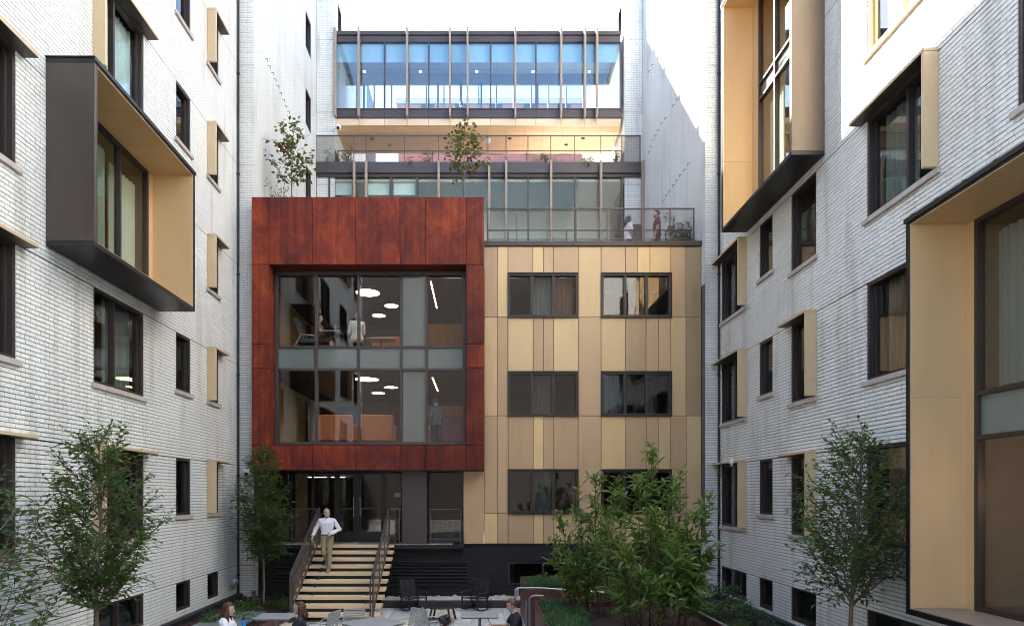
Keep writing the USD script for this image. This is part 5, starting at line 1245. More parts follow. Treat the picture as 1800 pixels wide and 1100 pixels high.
st1 = [(1146, 795, 11.6, 3.1, 11.4, 20), (1197, 826, 11.7, 3.4, 11.6, 22), (1248, 868, 11.9, 3.7, 11.7, 22), (1186, 845, 11.2, 3.3, 11.2, 20), (1122, 850, 11.3, 2.9, 11.2, 22), (1083, 870, 11.5, 2.75, 11.4, 20), (1065, 930, 11.0, 2.6, 11.0, 20), (1222, 905, 11.2, 3.5, 11.0, 24), (1248, 965, 11.2, 3.6, 11.1, 20), (1150, 895, 10.8, 3.1, 10.8, 26), (1100, 960, 10.6, 2.7, 10.6, 26), (1190, 960, 10.5, 3.3, 10.5, 26), (1130, 1010, 10.2, 2.9, 10.3, 24), (1225, 1020, 10.6, 3.5, 10.5, 22)]
magnolia('tall magnolia with large glossy leaves in the front steel planter', (3.1, 11.0, .86), [q[:5] + (q[5] * 1.3,) for q in st1], 71, L=.175, Wd=.068, single=290, orange=[P(1146, 958, 10.1), P(1080, 970, 10.4)])
st2 = [(1048, 835, 13.0, 2.45, 12.9, 26), (1015, 860, 13.0, 2.2, 12.9, 24), (985, 905, 12.9, 2.0, 12.9, 24), (1085, 845, 13.2, 2.7, 13.0, 24), (1065, 900, 12.6, 2.5, 12.6, 26), (1020, 930, 12.6, 2.2, 12.6, 26), (975, 950, 12.6, 1.9, 12.7, 22), (1050, 960, 12.4, 2.4, 12.4, 26), (1000, 985, 12.4, 2.1, 12.4, 20)]
magnolia('bushy magnolia with smaller leaves and reddish stems, left of the tall one', (2.3, 12.7, .86), [q[:5] + (q[5] * 1.15,) for q in st2], 72, L=.145, Wd=.052, orange=[P(1028, 1003, 12.2), P(985, 1038, 12.0)])
# grasses, ferns and ground cover
def tufts(name, label, cat, spots, seed, L=.32, blades=38, wd=.011, leaf='leaf_grass'):
    r = np.random.default_rng(seed); V, F, n = [], [], 0
    for (x, y, z, s) in spots:
        m = int(blades * s); a = r.uniform(0, 6.28, m); e = r.uniform(.25, 1.1, m); l = L * s ** .5 * r.uniform(.6, 1.15, m)
        d = np.stack([np.cos(a), np.sin(a), np.zeros(m)], 1); sd = np.stack([-np.sin(a), np.cos(a), np.zeros(m)], 1) * wd / 2
        p0 = np.stack([np.full(m, x), np.full(m, y), np.full(m, z)], 1) + r.normal(0, .03, (m, 3)) * [1, 1, 0]
        p1 = p0 + d * (l * .42 * e)[:, None] + np.outer(l * .62, [0, 0, 1]); p2 = p0 + d * (l * .95 * e)[:, None] + np.outer(l * (.72 - .45 * (e - .25)), [0, 0, 1])
        v = np.stack([p0 - sd, p0 + sd, p1 - sd, p1 + sd, p2], 1).reshape(-1, 3); f = (np.array([[0, 1, 3], [0, 3, 2], [2, 3, 4]])[None] + 5 * np.arange(m)[:, None, None]).reshape(-1, 3)
        V.append(v); F.append(f + n); n += len(v)
    return emit(name, np.vstack(V), np.vstack(F), leaf, label=label, cat=cat, kind='stuff')
r9 = np.random.default_rng(90)
tufts('ornamental_grass', 'arching green grass along the left edge of the front planter', 'grass', [(r9.uniform(1.28, 1.95), y, .86, r9.uniform(.8, 1.25)) for y in np.arange(8.8, 13.4, .055)], 91)
tufts('ornamental_grass', 'arching green grass in the rear planter', 'grass', [(r9.uniform(1.2, 2.6), r9.uniform(15.2, 16.4), .88, r9.uniform(.7, 1.2)) for _ in range(95)], 92)
def fernpatch(label, spots, seed, leaf='leaf_green', L=.10, Wd=.05, n=60, h=.22, name='ground_cover', cat='ground cover'):
    r = np.random.default_rng(seed); lp, ld = [], []
    for x, y, z, s in spots:
        m = int(n * s); a = r.uniform(0, 6.28, m); o = r.uniform(0, 1, m) ** .6 * .26 * s
        lp.append(np.stack([x + o * np.cos(a), y + o * np.sin(a), z + h * s * r.uniform(.1, 1, m) * (1 - o / (.3 * s) * .5)], 1)); ld.append(np.stack([np.cos(a), np.sin(a), r.uniform(-.1, .9, m)], 1))
    v, f = leaves(np.vstack(lp), np.vstack(ld), L, Wd, r, .35); return emit(name, v, f, leaf, label=label, cat=cat, kind='stuff')
def on(px, py, z, s=1.0): Y = YF(py, z); return (PX(px, Y), Y, z, s)
fernpatch('lime green low plants at the back of the rear planter', [(r9.uniform(1.3, 3.6), r9.uniform(16.3, 17.2), .88, r9.uniform(.8, 1.3)) for _ in range(26)], 93, 'leaf_lime', .11, .045)
fernpatch('ferns beside the tall magnolia', [on(1040, 1060, .9), on(1225, 1050, .9, 1.2), on(1262, 1040, .9, 1.1), on(1270, 1075, .85, 1.2), on(1100, 1085, .9)], 94, 'leaf_lime', .14, .045)
fernpatch('bright leafy plants at the foot of the left basement windows', [on(x, y, .22, s) for x, y, s in ((370, 1058, .9), (382, 1050, .8), (403, 1052, .9), (395, 1062, .9), (418, 1068, 1.0))], 95, 'leaf_lime', .12, .05)
fernpatch('green ground cover in front of the narrow tree', [on(x, y, .22, s) for x, y, s in ((425, 1072, 1.2), (440, 1080, 1.2), (415, 1082, 1.2), (430, 1090, 1.2), (450, 1068, 1.1), (440, 1066, 1.0), (478, 1050, .9), (490, 1055, .9), (466, 1060, .9), (484, 1062, .8), (500, 1070, 1.0))], 96, 'leaf_green', .10, .055)
tufts('ornamental_grass', 'soft grass tufts beside the long haired woman and under the stair railing', 'grass', [on(x, y, .2, 1.0) for x, y in ((372, 1085), (366, 1092), (378, 1096), (500, 1066), (506, 1062), (494, 1071), (503, 1074), (371, 1099), (360, 1098))], 97)
def bush(label, c, rad, seed, leaf='leaf_dark', n=1500, L=.06, Wd=.034):
    r = np.random.default_rng(seed); t = thing('evergreen_bush', label, 'bush', (c[0], c[1], .2)); st = MB()
    for i in range(9):
        a = r.uniform(0, 6.28); st.tube(curve([c[0], c[1], .15], [math.cos(a) * .8, math.sin(a) * .8, 1], rad[2] * 1.1, r, 4), np.linspace(.012, .004, 5), 4)
    st.build('stems', 'bark_dark', t)
    d = r.normal(0, 1, (n, 3)); d[:, 2] = np.abs(d[:, 2]); d /= np.linalg.norm(d, axis=1, keepdims=True)
    k = (.62 + .5 * meshkit.fbm(d * 2.2 + seed, 3, seed))[:, None] * r.uniform(.55, 1.0, (n, 1)) ** .35
    p = np.array([c[0], c[1], .2]) + d * k * np.array(rad); v, f = leaves(p, d + r.normal(0, .5, d.shape), L, Wd, r, .2); emit('foliage', v, f, leaf, t, kind='stuff')
bush('dark evergreen bush under the nearest basement window to the corner of the right wing', (5.75, 15.2, 0), (1.0, 1.1, .95), 101, n=2600)
bush('dark evergreen bush in front of the square basement window of the right wing', (5.35, 13.0, 0), (1.0, 1.1, .90), 102, n=2600)
bush('dark evergreen bush at the lower edge of the view beside the right tree', (5.55, 11.1, 0), (.95, .95, .80), 103, n=2600)
bush('grey green evergreen bush between the magnolia and the right wing', (4.75, 11.6, 0), (.6, .8, .80), 104, 'leaf_green', n=1500)
bush('dark evergreen bush close behind the tall magnolia', (4.75, 14.6, 0), (.7, .9, 1.0), 105, n=1800)
bush('tall rough evergreen bush at the foot of the golden wall', (5.2, 17.3, 0), (1.0, .9, 1.1), 106, n=1800)
# ------------------------------------------------------------------ outdoor furniture
def rocker():
    t = thing('rocking_chair', 'black slatted rocking chair near the stair railing', 'chair', (0, 0, 0))
    for s in (-1, 1):
        yy = np.linspace(-.46, .46, 11); MB().tube(np.stack([np.full(11, s * .27), yy, .03 + .55 * yy ** 2], 1), .02, 6).build('rocker', 'chair_black', t, smooth=40)
        MB().bar([s * .27, -.27, .06], [s * .27, -.27, .50], .032, .036, up=(0, 1, 0)).build('leg', 'chair_black', t)
        MB().bar([s * .27, .22, .05], [s * .27, .16, .36], .032, .036, up=(0, 1, 0)).build('leg', 'chair_black', t)
        MB().rbox(s * .30 - .045, s * .30 + .045, -.30, .26, .50, .522, .006).build('armrest', 'chair_black', t)
        MB().bar([s * .27, .24, .36], [s * .27, .24, .50], .03, .03, up=(0, 1, 0)).build('post', 'chair_black', t)
    for i in range(5): MB().rbox(-.25, .25, -.28 + i * .105, -.19 + i * .105, .36 - i * .012, .382 - i * .012, .004).build('seat_slat', 'chair_black', t)
    for x in (-.168, 0, .168):
        v = m3.Manifold.cube((.150, .020, .50), True).rotate((-13, 0, 0)).translate((x, .30, .60)); MB().mesh(v).build('back_slat', 'chair_black', t)
    MB().rbox(-.26, .26, .24, .29, .34, .40, .005).build('crossbar', 'chair_black', t)
    return t
rk = rocker()
def move(path, loc, rz):
    p = UsdGeom.Xformable(stage.GetPrimAtPath(path)); ops = p.GetOrderedXformOps(); ops[0].Set(Gf.Vec3d(*map(float, loc))); ops[1].Set(math.degrees(rz))
yk = YF(1071, .02)
move(rk, (PX(726, yk), yk, .005), math.radians(36))
dup(rk, (PX(836, yk), yk, .005), math.radians(-36), 'black slatted rocking chair near the steel planter')
yt_ = 16.1; cx = PX(777, yt_); t = thing('coffee_table', 'low round black coffee table between the rocking chairs', 'table', (cx, yt_, 0))
MB().lathe([(.001, .385), (.47, .385), (.48, .40), (.47, .415), (.001, .416)], (cx, yt_, 0), 30).build('tabletop', 'chair_black', t, smooth=30)
for a in (.6, 2.2, 3.8, 5.3): MB().bar([cx + .42 * math.cos(a), yt_ + .42 * math.sin(a), 0], [cx + .30 * math.cos(a), yt_ + .30 * math.sin(a), .385], .05, .035, up=(0, 1, 0)).build('leg', 'chair_black', t)
MB().box(cx - .3, cx + .3, yt_ - .02, yt_ + .02, .33, .38).build('apron', 'chair_black', t)

def cafe_table(cx, cy, w, d, rz, lab, mat='table_grey'):
    t = thing('cafe_table', lab, 'table', (cx, cy, 0), rz)
    l = lambda b, n, m, **k: b.build(n, m, t, local=True, **k)
    l(MB().rbox(-w / 2, w / 2, -d / 2, d / 2, .725, .748, .008), 'tabletop', mat)
    l(MB().rbox(-w / 2 + .03, w / 2 - .03, -d / 2 + .03, d / 2 - .03, .70, .724, .006), 'rim', 'steel')
    l(MB().tube([[0, 0, .02], [0, 0, .70]], .035, 10), 'column', 'steel', smooth=40)
    l(MB().lathe([(.26, .0), (.26, .018), (.05, .035), (.036, .06)], (0, 0, 0), 20), 'foot', 'steel', smooth=30)
    return t
ya = YF(1082, .74); cafe_table(PX(484, ya), ya, .74, .62, 0, 'grey cafe table between the two seated women, near the narrow tree')
yb = YF(1094, .74); cafe_table(PX(655, yb), yb, .92, .92, .78, 'grey cafe table turned corner on, below the foot of the stairs')
yc = YF(1080, .74); cafe_table(PX(843, yc), yc, .80, .52, 0, 'grey cafe table left of the young man in black')
yd = YF(1108, .74); cafe_table(PX(412, yd), yd, .8, .3, 0, 'grey cafe table in front of the long haired woman, cut by the lower edge'); yd2 = yd
ye_ = YF(1106, .74); cafe_table(PX(833, ye_), ye_, .8, .6, 0, 'grey cafe table under the writing hand of the young man, cut by the lower edge')
# slatted metal chair, facing +y
def cafe_chair():
    t = thing('cafe_chair', 'silver slatted cafe chair seen edge on, beside the dark haired woman in navy', 'chair', (0, 0, 0))
    for s in (-1, 1):
        MB().tube([[s * .23, .20, 0], [s * .23, .20, .45], [s * .23, -.20, .45], [s * .22, -.30, .86]], .014, 6).build('side_frame', 'chair_silver', t, smooth=40)
        MB().tube([[s * .23, -.24, 0], [s * .23, -.19, .45]], .014, 6).build('leg', 'chair_silver', t, smooth=40)
        MB().tube([[s * .25, -.25, .66], [s * .26, .12, .66], [s * .25, .19, .60], [s * .23, .20, .45]], .013, 6).build('armrest', 'chair_silver', t, smooth=40)
    for i in range(8): MB().rbox(-.22, .22, -.18 + i * .05, -.148 + i * .05, .448, .458, .002).build('seat_slat', 'chair_silver', t)
    for i in range(9):
        z = .52 + i * .037; y = -.20 - (z - .45) * .244; MB().rbox(-.215, .215, y - .006, y + .006, z, z + .026, .002).build('back_slat', 'chair_silver', t)
    MB().rbox(-.23, .23, -.315, -.295, .85, .885, .006).build('back_rail', 'chair_silver', t)
    return t
ch = cafe_chair()
def put(px, py, z, rz, lab=None, first=False):
    Y = YF(py, z)
    (move(ch, (PX(px, Y), Y, 0), rz) if first else dup(ch, (PX(px, Y), Y, 0), rz, lab))
put(566, 1073, .87, 1.25, first=True)
put(614, 1075, .87, math.pi - .15, 'silver slatted cafe chair behind the turned cafe table, on the stair side')
put(719, 1073, .87, math.pi / 2 + .9, 'silver slatted cafe chair right of the turned cafe table')
put(771, 1069, .87, -1.3, 'silver slatted cafe chair seen edge on, beside the bent dark haired person')
put(757, 1092, .87, -1.45, 'silver slatted cafe chair cut by the lower edge, nearest to the turned cafe table')
for px, lab in ((455, 'pale wooden bench cut by the lower edge beside the blue bottle'), (908, 'pale wooden bench seat behind the young man in black')):
    Y = 11.4 if px < 800 else 11.0; x = PX(px, Y); t = thing('bench', lab, 'bench', (x, Y, 0))
    for i in range(4): MB().rbox(x - .5, x + .5, Y - .2 + i * .105, Y - .105 + i * .105, .42, .45, .004).build('slat', 'bench_wood', t)
    for s in (-1, 1): MB().rbox(x + s * .4 - .03, x + s * .4 + .03, Y - .18, Y + .2, 0, .42, .006).build('leg', 'planter_steel', t)
bp = (PX(430, yd2 + .1), yd2 + .05, .75); t = thing('bottle', 'bright blue drinking bottle with a dark lid on the cafe table', 'bottle', bp)
MB().lathe([(.001, 0), (.040, .004), (.040, .17), (.034, .19)], bp, 16).build('body', 'bottle_blue', t, smooth=40); MB().lathe([(.034, .19), (.034, .215), (.02, .235), (.001, .236)], bp, 14).build('lid', 'lens_black', t, smooth=40)
# cameras and small lights on the walls
def cctv(px, py, Y, label, arm=(0, .3, 0)):
    c = P(px, py, Y); t = thing('security_camera', label, 'camera', c)
    MB().tube([c + np.array(arm), c + [0, 0, .06]], .035, 8).build('bracket', 'camera_white', t)
    MB().mesh(m3.Manifold.sphere(.115, 20).translate(c)).build('housing', 'camera_white', t, smooth=True)
    MB().mesh(m3.Manifold.sphere(.07, 18).translate(c + [.01, -.05, -.045])).build('dome', 'lens_black', t, smooth=True)
cctv(594.5, 224, 25.55, 'white dome camera on the pier under the left end of the glass bridge', (-.15, .2, .05))
cctv(434, 829, 18.4, 'white dome camera on the white pier behind the narrow tree', (0, .2, .05))
c = P(1286, 811, 17.0); t = thing('motion_light', 'small white light on top of the lowest golden window hood of the right wing', 'light', c); MB().rbox(c[0] - .05, c[0] + .05, c[1] - .04, c[1] + .04, c[2] - .07, c[2] + .09, .02).build('head', 'camera_white', t, smooth=40); MB().box(c[0] - .02, c[0] + .02, c[1] - .02, c[1] + .02, c[2] - .12, c[2] - .07).build('foot', 'camera_white', t)
u, z = FL.at(404, 1022); t = thing('flood_light', 'pair of round grey flood lamps low on the left wing, above a rust stain', 'lamp', FL.map([[u, .1, z]])[0])
for k, s in enumerate((-.07, .07)):
    q = FL.map([[u + s, .14, z]])[0]; MB().mesh(m3.Manifold.sphere(.085, 16).scale((1, .7, 1.35)).translate(q)).build('lamp_head', 'steel', t, smooth=True)
MB(FL).box(u - .05, u + .05, .004, .10, z - .22, z - .08).build('back_plate', 'rust_stain', t)
Y = YF(1064, .2); x = PX(446, Y); t = thing('bollard_light', 'short dark bollard light in the left planting bed', 'bollard', (x, Y, .2)); MB().tube([[x, Y, .15], [x, Y, .56]], .055, 12).build('post', 'rail_metal', t, smooth=40); MB().lathe([(.062, 0), (.062, .05), (.001, .055)], (x, Y, .56), 14).build('cap', 'rail_metal', t, smooth=30)

# ------------------------------------------------------------------ people
def capsule(p, q, a, b): return m3.Manifold.batch_hull([m3.Manifold.sphere(a, 18).translate(tuple(p)), m3.Manifold.sphere(b, 18).translate(tuple(q))])
def ball(p, r, s=(1, 1, 1)): return m3.Manifold.sphere(r, 20).scale(s).translate(tuple(p))
def hull(*ms): return m3.Manifold.batch_hull(list(ms))
def smoothed(m, edge=.03, it=6):
    mm = m.refine_to_length(edge).to_mesh(); t = trimesh.Trimesh(mm.vert_properties[:, :3], mm.tri_verts, process=True)
    trimesh.smoothing.filter_taubin(t, iterations=it); return t
def hand(w, d, n, curl=.5, side=1):
    """palm and five fingers. w wrist, d pointing along the hand, n out of the back of the hand"""
    d, n = unit(d), unit(n); s = unit(np.cross(d, n)) * side; w = np.asarray(w)
    p = lambda a, b_, c=0: w + d * a + s * b_ + n * c
    parts = [hull(ball(p(.01, -.018), .018), ball(p(.01, .018), .018), ball(p(.085, -.032), .013), ball(p(.085, .032), .013))]
    for b_, L in ((-.034, .066), (-.012, .078), (.011, .073), (.032, .056)):
        q0 = p(.082, b_); ang = curl * .8; q1 = q0 + (d * math.cos(ang) - n * math.sin(ang)) * L * .5; ang += curl * 1.0; q2 = q1 + (d * math.cos(ang) - n * math.sin(ang)) * L * .5
        parts += [capsule(q0, q1, .0098, .009), capsule(q1, q2, .009, .0075)]
    t0 = p(.022, -.028); t1 = t0 + d * .032 - s * .030 - n * .012; t2 = t1 + d * .030 - s * .006 - n * .016
    parts += [capsule(t0, t1, .013, .0105), capsule(t1, t2, .0105, .0085)]
    return parts
BASE = dict(pelvis=(0, 0, .95), waist=(0, .0, 1.10), chest=(0, .01, 1.34), neck=(0, 0, 1.50), head=(0, .025, 1.64),
            shR=(.185, 0, 1.43), elR=(.235, -.02, 1.14), wrR=(.24, .04, .90), shL=(-.185, 0, 1.43), elL=(-.235, -.02, 1.14), wrL=(-.24, .04, .90),
            hiR=(.09, 0, .93), knR=(.10, .03, .51), anR=(.10, 0, .09), toR=(.12, .16, .03), hiL=(-.09, 0, .93), knL=(-.10, .03, .51), anL=(-.10, 0, .09), toL=(-.12, .16, .03))
SEAT = dict(BASE, **{k: tuple(np.array(BASE[k]) - [0, 0, .44]) for k in ('pelvis', 'waist', 'chest', 'neck', 'head', 'shR', 'elR', 'wrR', 'shL', 'elL', 'wrL', 'hiR', 'hiL')},
            knR=(.11, .44, .50), anR=(.11, .42, .09), toR=(.12, .58, .03), knL=(-.11, .44, .50), anL=(-.11, .42, .09), toL=(-.12, .58, .03))
def person(label, loc, yaw, J0=None, J=None, top='shirt_white', legs='khaki', shoes='shoe_tan', skin='skin', hair=('short', 'hair_grey'), sleeves='long', look=(0, 0), beard=None, belt=False, female=False, shorts=False, hands=((.5, None, None), (.5, None, None)), glasses=False, scale=1.0, group=None, collar=False):
    Jt = {k: np.array(v, float) for k, v in dict(J0 or BASE, **(J or {})).items()}
    t = thing('person', label, 'person', loc, yaw)
    k_ = .93 if female else 1.0
    hip = lambda s: Jt['hi' + s]; nrm = lambda q: q
    B_ = []
    def torso(g):
        c, w, p = Jt['chest'], Jt['waist'], Jt['pelvis']; X_ = np.array([1.0, 0, 0])
        sx = Jt['shR'] - Jt['shL']; X_ = unit(sx)
        a = [hull(ball(p + X_ * .085, .098 + g), ball(p - X_ * .085, .098 + g), ball(w + X_ * .06 * k_, .088 * k_ + g), ball(w - X_ * .06 * k_, .088 * k_ + g)),
             hull(ball(w + X_ * .06 * k_, .088 * k_ + g), ball(w - X_ * .06 * k_, .088 * k_ + g), ball(c + X_ * .09 * k_, .095 * k_ + g), ball(c - X_ * .09 * k_, .095 * k_ + g)),
             hull(ball(c + X_ * .09 * k_, .095 * k_ + g), ball(c - X_ * .09 * k_, .095 * k_ + g), ball(Jt['shR'] * .93 + c * .07, .052 * k_ + g), ball(Jt['shL'] * .93 + c * .07, .052 * k_ + g), ball(Jt['neck'] - [0, 0, .03], .052 + g * .5))]
        if female: a.append(hull(*[ball(c + X_ * s * .075 + unit(np.cross([0, 0, 1], X_)) * .075, .052 + g) for s in (-1, 1)], ball(c, .08)))
        return a
    def arm(s, g, upto=2):
        a = [capsule(Jt['sh' + s], Jt['el' + s], .052 * k_ + g, .040 * k_ + g)]
        if upto > 1: a.append(capsule(Jt['el' + s], Jt['wr' + s], .041 * k_ + g, .028 * k_ + g))
        if upto == .5: a = [capsule(Jt['sh' + s], Jt['sh' + s] * .42 + Jt['el' + s] * .58, .053 * k_ + g, .047 * k_ + g * 1.3)]
        return a
    def leg(s, g, upto=2):
        a = [capsule(Jt['hi' + s], Jt['kn' + s], .085 + g, .056 + g)]
        if upto > 1:
            kn, an = Jt['kn' + s], Jt['an' + s]; calf = kn * .68 + an * .32 - unit(np.cross(unit(an - kn), [1, 0, 0])) * -.012
            a += [capsule(kn, calf, .054 + g, .053 + g), capsule(calf, an, .053 + g, .036 + g * 1.4)]
        return a
    H = Jt['head']; yaw_, pit = look; fw = np.array([-math.sin(yaw_) * math.cos(pit), math.cos(yaw_) * math.cos(pit), math.sin(pit)]); rt = unit(np.cross(fw, [0, 0, 1])); up = np.cross(rt, fw)
    hp = lambda a, b_, c: H + rt * a + fw * b_ + up * c
    def rotm(m): return m.transform(np.hstack([np.stack([rt, fw, up], 1), H[:, None]]))
    skull = rotm(m3.Manifold.sphere(.1, 28).scale((.76, .95, 1.0)).translate((0, -.005, .025)))
    face = rotm(hull(m3.Manifold.sphere(.062, 20).scale((1, .8, 1)).translate((0, .035, .0)), m3.Manifold.sphere(.034, 18).scale((1.1, .8, 1)).translate((0, .058, -.085)), m3.Manifold.sphere(.05, 18).translate((0, .0, -.05))))
    nose = rotm(hull(m3.Manifold.sphere(.008, 10).translate((0, .088, .02)), m3.Manifold.sphere(.013, 10).translate((0, .106, -.022)), m3.Manifold.sphere(.012, 10).translate((0, .082, -.03))))
    ears = [rotm(m3.Manifold.sphere(.03, 12).scale((.35, .7, 1.05)).translate((s * .076, -.005, -.005))) for s in (-1, 1)]
    parts = torso(0) + [capsule(Jt['neck'] - [0, 0, .05], H + fw * -.01 - up * .05, .055 * k_, .052 * k_)]
    for s in 'RL': parts += arm(s, 0) + leg(s, 0)
    for s in 'RL':
        a, b_ = Jt['an' + s], Jt['to' + s]; parts.append(hull(ball(a - [0, 0, .035], .038), ball(b_, .03), ball(a * .3 + b_ * .7 + [0, 0, .02], .035)))
    body = m3.Manifold.batch_boolean(parts, m3.OpType.Add); bs = smoothed(body, .035, 8)
    extra = [skull, face, nose] + ears
    for i, s in enumerate('RL'):
        cu, d, n = hands[i]; fwd = unit(Jt['wr' + s] - Jt['el' + s]); d = fwd if d is None else d
        n = unit(np.cross(fwd, [0, 1, 0.05])) * (1 if s == 'R' else -1) * -1 if n is None else n
        extra += hand(Jt['wr' + s], d, n, cu, 1 if s == 'R' else -1)
    try:
        bm = m3.Manifold(m3.Mesh(np.array(bs.vertices, np.float32), np.array(bs.faces, np.uint32)))
        bm = m3.Manifold.batch_boolean([bm] + extra, m3.OpType.Add); assert bm.num_tri() > 100
    except Exception:
        bm = m3.Manifold.batch_boolean(parts + extra, m3.OpType.Add)
    L = lambda m, name, mat, **k: emit(name, *((m.vertices, m.faces) if hasattr(m, 'faces') else meshkit.arrays(m)[:2]), mat, t, smooth=50, local=True, **k)
    L(bm, 'body', skin)
    up_ = {'long': 2, 'short': .5, 'none': 0}[sleeves]; g = .016
    sh = torso(g)
    for s in 'RL':
        if up_: sh += arm(s, g, up_)
    if up_ == 2 and not female:
        for s in 'RL': sh.append(capsule(Jt['el' + s] * .5 + Jt['wr' + s] * .5, Jt['el' + s] * .12 + Jt['wr' + s] * .88, .040 + g, .036 + g))
    wl = Jt['pelvis'] + [0, 0, .02]
    shirt = m3.Manifold.batch_boolean(sh, m3.OpType.Add).trim_by_plane((0, 0, 1), float(Jt['pelvis'][2] + (.06 if belt else -.04)))
    ss = smoothed(shirt, .024, 4); vv = np.array(ss.vertices); nz = meshkit.fbm(vv * [17, 17, 9] + 3.1, 3, 2) - .5; ss.vertices = vv + ss.vertex_normals * nz[:, None] * .026
    L(ss, 'shirt', top)
    if collar:
        for s in (-1, 1): L(hull(ball(Jt['neck'] + [s * .055, .01, .03], .012), ball(Jt['neck'] + [s * .02, .062, -.03], .010), ball(Jt['neck'] + [s * .055, .05, -.03], .010)), 'collar', top)
    pl = [torso(.012)[0]]
    for s in 'RL': pl += leg(s, .014 if not shorts else .02, 1 if shorts else 2)
    if shorts: pass
    pants = m3.Manifold.batch_boolean(pl, m3.OpType.Add).trim_by_plane((0, 0, -1), -float(Jt['pelvis'][2] + .075))
    pp_ = smoothed(pants, .026, 4); vv = np.array(pp_.vertices); nz = meshkit.fbm(vv * [14, 14, 10] + 7.7, 3, 4) - .5; pp_.vertices = vv + pp_.vertex_normals * nz[:, None] * .022
    L(pp_, 'trousers' if not shorts else 'shorts', legs)
    if belt:
        bt_ = torso(.019)[0].trim_by_plane((0, 0, -1), -float(Jt['pelvis'][2] + .088)).trim_by_plane((0, 0, 1), float(Jt['pelvis'][2] + .055)); L(bt_, 'belt', 'belt')
    for s in 'RL':
        a, b_ = Jt['an' + s], Jt['to' + s]; L(hull(ball(a - [0, 0, .03], .046), ball(b_, .038), ball(a * .3 + b_ * .7 + [0, 0, .02], .043)), 'shoe', shoes)
    kind, hm = hair
    cap = rotm(m3.Manifold.sphere(.108, 28).scale((.80, .97, 1.0)).translate((0, -.012, .032)))
    cut = rotm(hull(*[m3.Manifold.sphere(.012, 8).translate(q) for q in ((-.065, .03, .062), (.065, .03, .062), (-.095, .01, -.2), (.095, .01, -.2), (-.09, .2, .085), (.09, .2, .085), (-.09, .2, -.2), (.09, .2, -.2))]))
    low = rotm(m3.Manifold.cube((.4, .4, .3), True).translate((0, 0, -.19 if kind == 'short' else -.3)))
    hr_ = cap - cut - low
    if kind == 'long':
        hr_ = m3.Manifold.batch_boolean([hr_, hull(rotm(ball((0, -.05, .0), .085, (1, .7, 1))), ball(Jt['neck'] + np.array([0, -.06, -.02]) - fw * .02, .075, (1.2, .6, 1)), ball(Jt['chest'] + np.array([0, -.095, .02]), .07, (1.3, .5, 1)))] + [hull(rotm(ball((s * .072, -.01, .02), .034)), ball(Jt['neck'] + [s * .095, .01, -.0], .036), ball(Jt['chest'] + [s * .10, .06, .03], .028)) for s in (-1, 1)], m3.OpType.Add)
    if kind == 'bob':
        hr_ = m3.Manifold.batch_boolean([hr_, hull(rotm(ball((0, -.045, .01), .09, (1, .75, 1))), ball(Jt['neck'] + np.array([0, -.05, .0]) - fw * .03, .085, (1.15, .7, .8)))] + [hull(rotm(ball((s * .072, -.012, .03), .036)), ball(Jt['neck'] + rt * s * .085 + fw * .0 + [0, 0, .0], .042)) for s in (-1, 1)], m3.OpType.Add)
    if kind == 'bun': hr_ = hr_ + rotm(ball((0, -.115, .06), .05))
    hs = smoothed(hr_, .02, 3); nz = meshkit.fbm(np.array(hs.vertices) * 38, 2, 5) - .5; hs.vertices = hs.vertices + hs.vertex_normals * nz[:, None] * .016; L(hs, 'hair', hm)
    if beard: L(rotm(hull(m3.Manifold.sphere(.02, 12).translate((-.05, .02, -.05)), m3.Manifold.sphere(.02, 12).translate((.05, .02, -.05)), m3.Manifold.sphere(.036, 14).scale((1.1, .8, 1)).translate((0, .064, -.088))) - m3.Manifold.sphere(.014, 10).scale((1.6, 1, .5)).translate((0, .1, -.062))), 'beard', beard)
    e = MB()
    for s in (-1, 1): e.mesh(rotm(m3.Manifold.sphere(.0085, 10).translate((s * .031, .076, .012))))
    e.build('eyes', 'lens_black', t, local=True)
    L(rotm(m3.Manifold.sphere(.012, 10).scale((1.9, .5, .42)).translate((0, .090, -.058))), 'mouth', 'shirt_plum')
    if glasses:
        gl = MB()
        for s in (-1, 1):
            an = np.linspace(0, 2 * math.pi, 13); pts = np.array([hp(s * .032 + .022 * math.cos(a), .094, .012 + .016 * math.sin(a)) for a in an]); gl.tube(pts, .0022, 4)
            gl.tube([hp(s * .054, .092, .015), hp(s * .076, .0, .012)], .002, 4)
        gl.build('glasses', 'lens_black', t, local=True)
    return t
# man coming down the stairs: front foot on the fifth tread down, left side hand on his belt, other hand on the rail
k = 4; ym = ty[k] + .12; zf = tz[k]
mx = PX(575, ym)
def loc2(J, dz): return {a: tuple(np.array(b_) + [0, 0, dz]) for a, b_ in J.items()}
mj = dict(BASE); mj.update(pelvis=(.0, -.02, .98), waist=(0, -.01, 1.13), chest=(.0, .01, 1.36), neck=(0, 0, 1.52), head=(.0, .03, 1.66),
          shR=(.19, .0, 1.445), elR=(.33, -.02, 1.20), wrR=(.40, .10, .97), shL=(-.19, 0, 1.445), elL=(-.33, -.06, 1.20), wrL=(-.155, .14, 1.09),
          hiR=(.09, -.02, .96), knR=(.09, .05, .55), anR=(.03, -.22, .27), toR=(.04, -.05, .21), hiL=(-.09, -.02, .96), knL=(-.075, .03, .52), anL=(-.05, .0, .09), toL=(-.05, .17, .03))
person('grey bearded man in a white shirt and khaki trousers coming down the stairs', (mx, ym, zf), math.pi, mj, None, 'shirt_white', 'khaki', 'shoe_tan', 'skin', ('short', 'hair_grey'), 'long', look=(.45, .28), beard='beard_grey', belt=True, glasses=True, collar=True,
       hands=((1.0, (.05, .35, -.9), (.9, .3, .2)), (.7, (.75, .45, -.25), (0, .9, .3))))
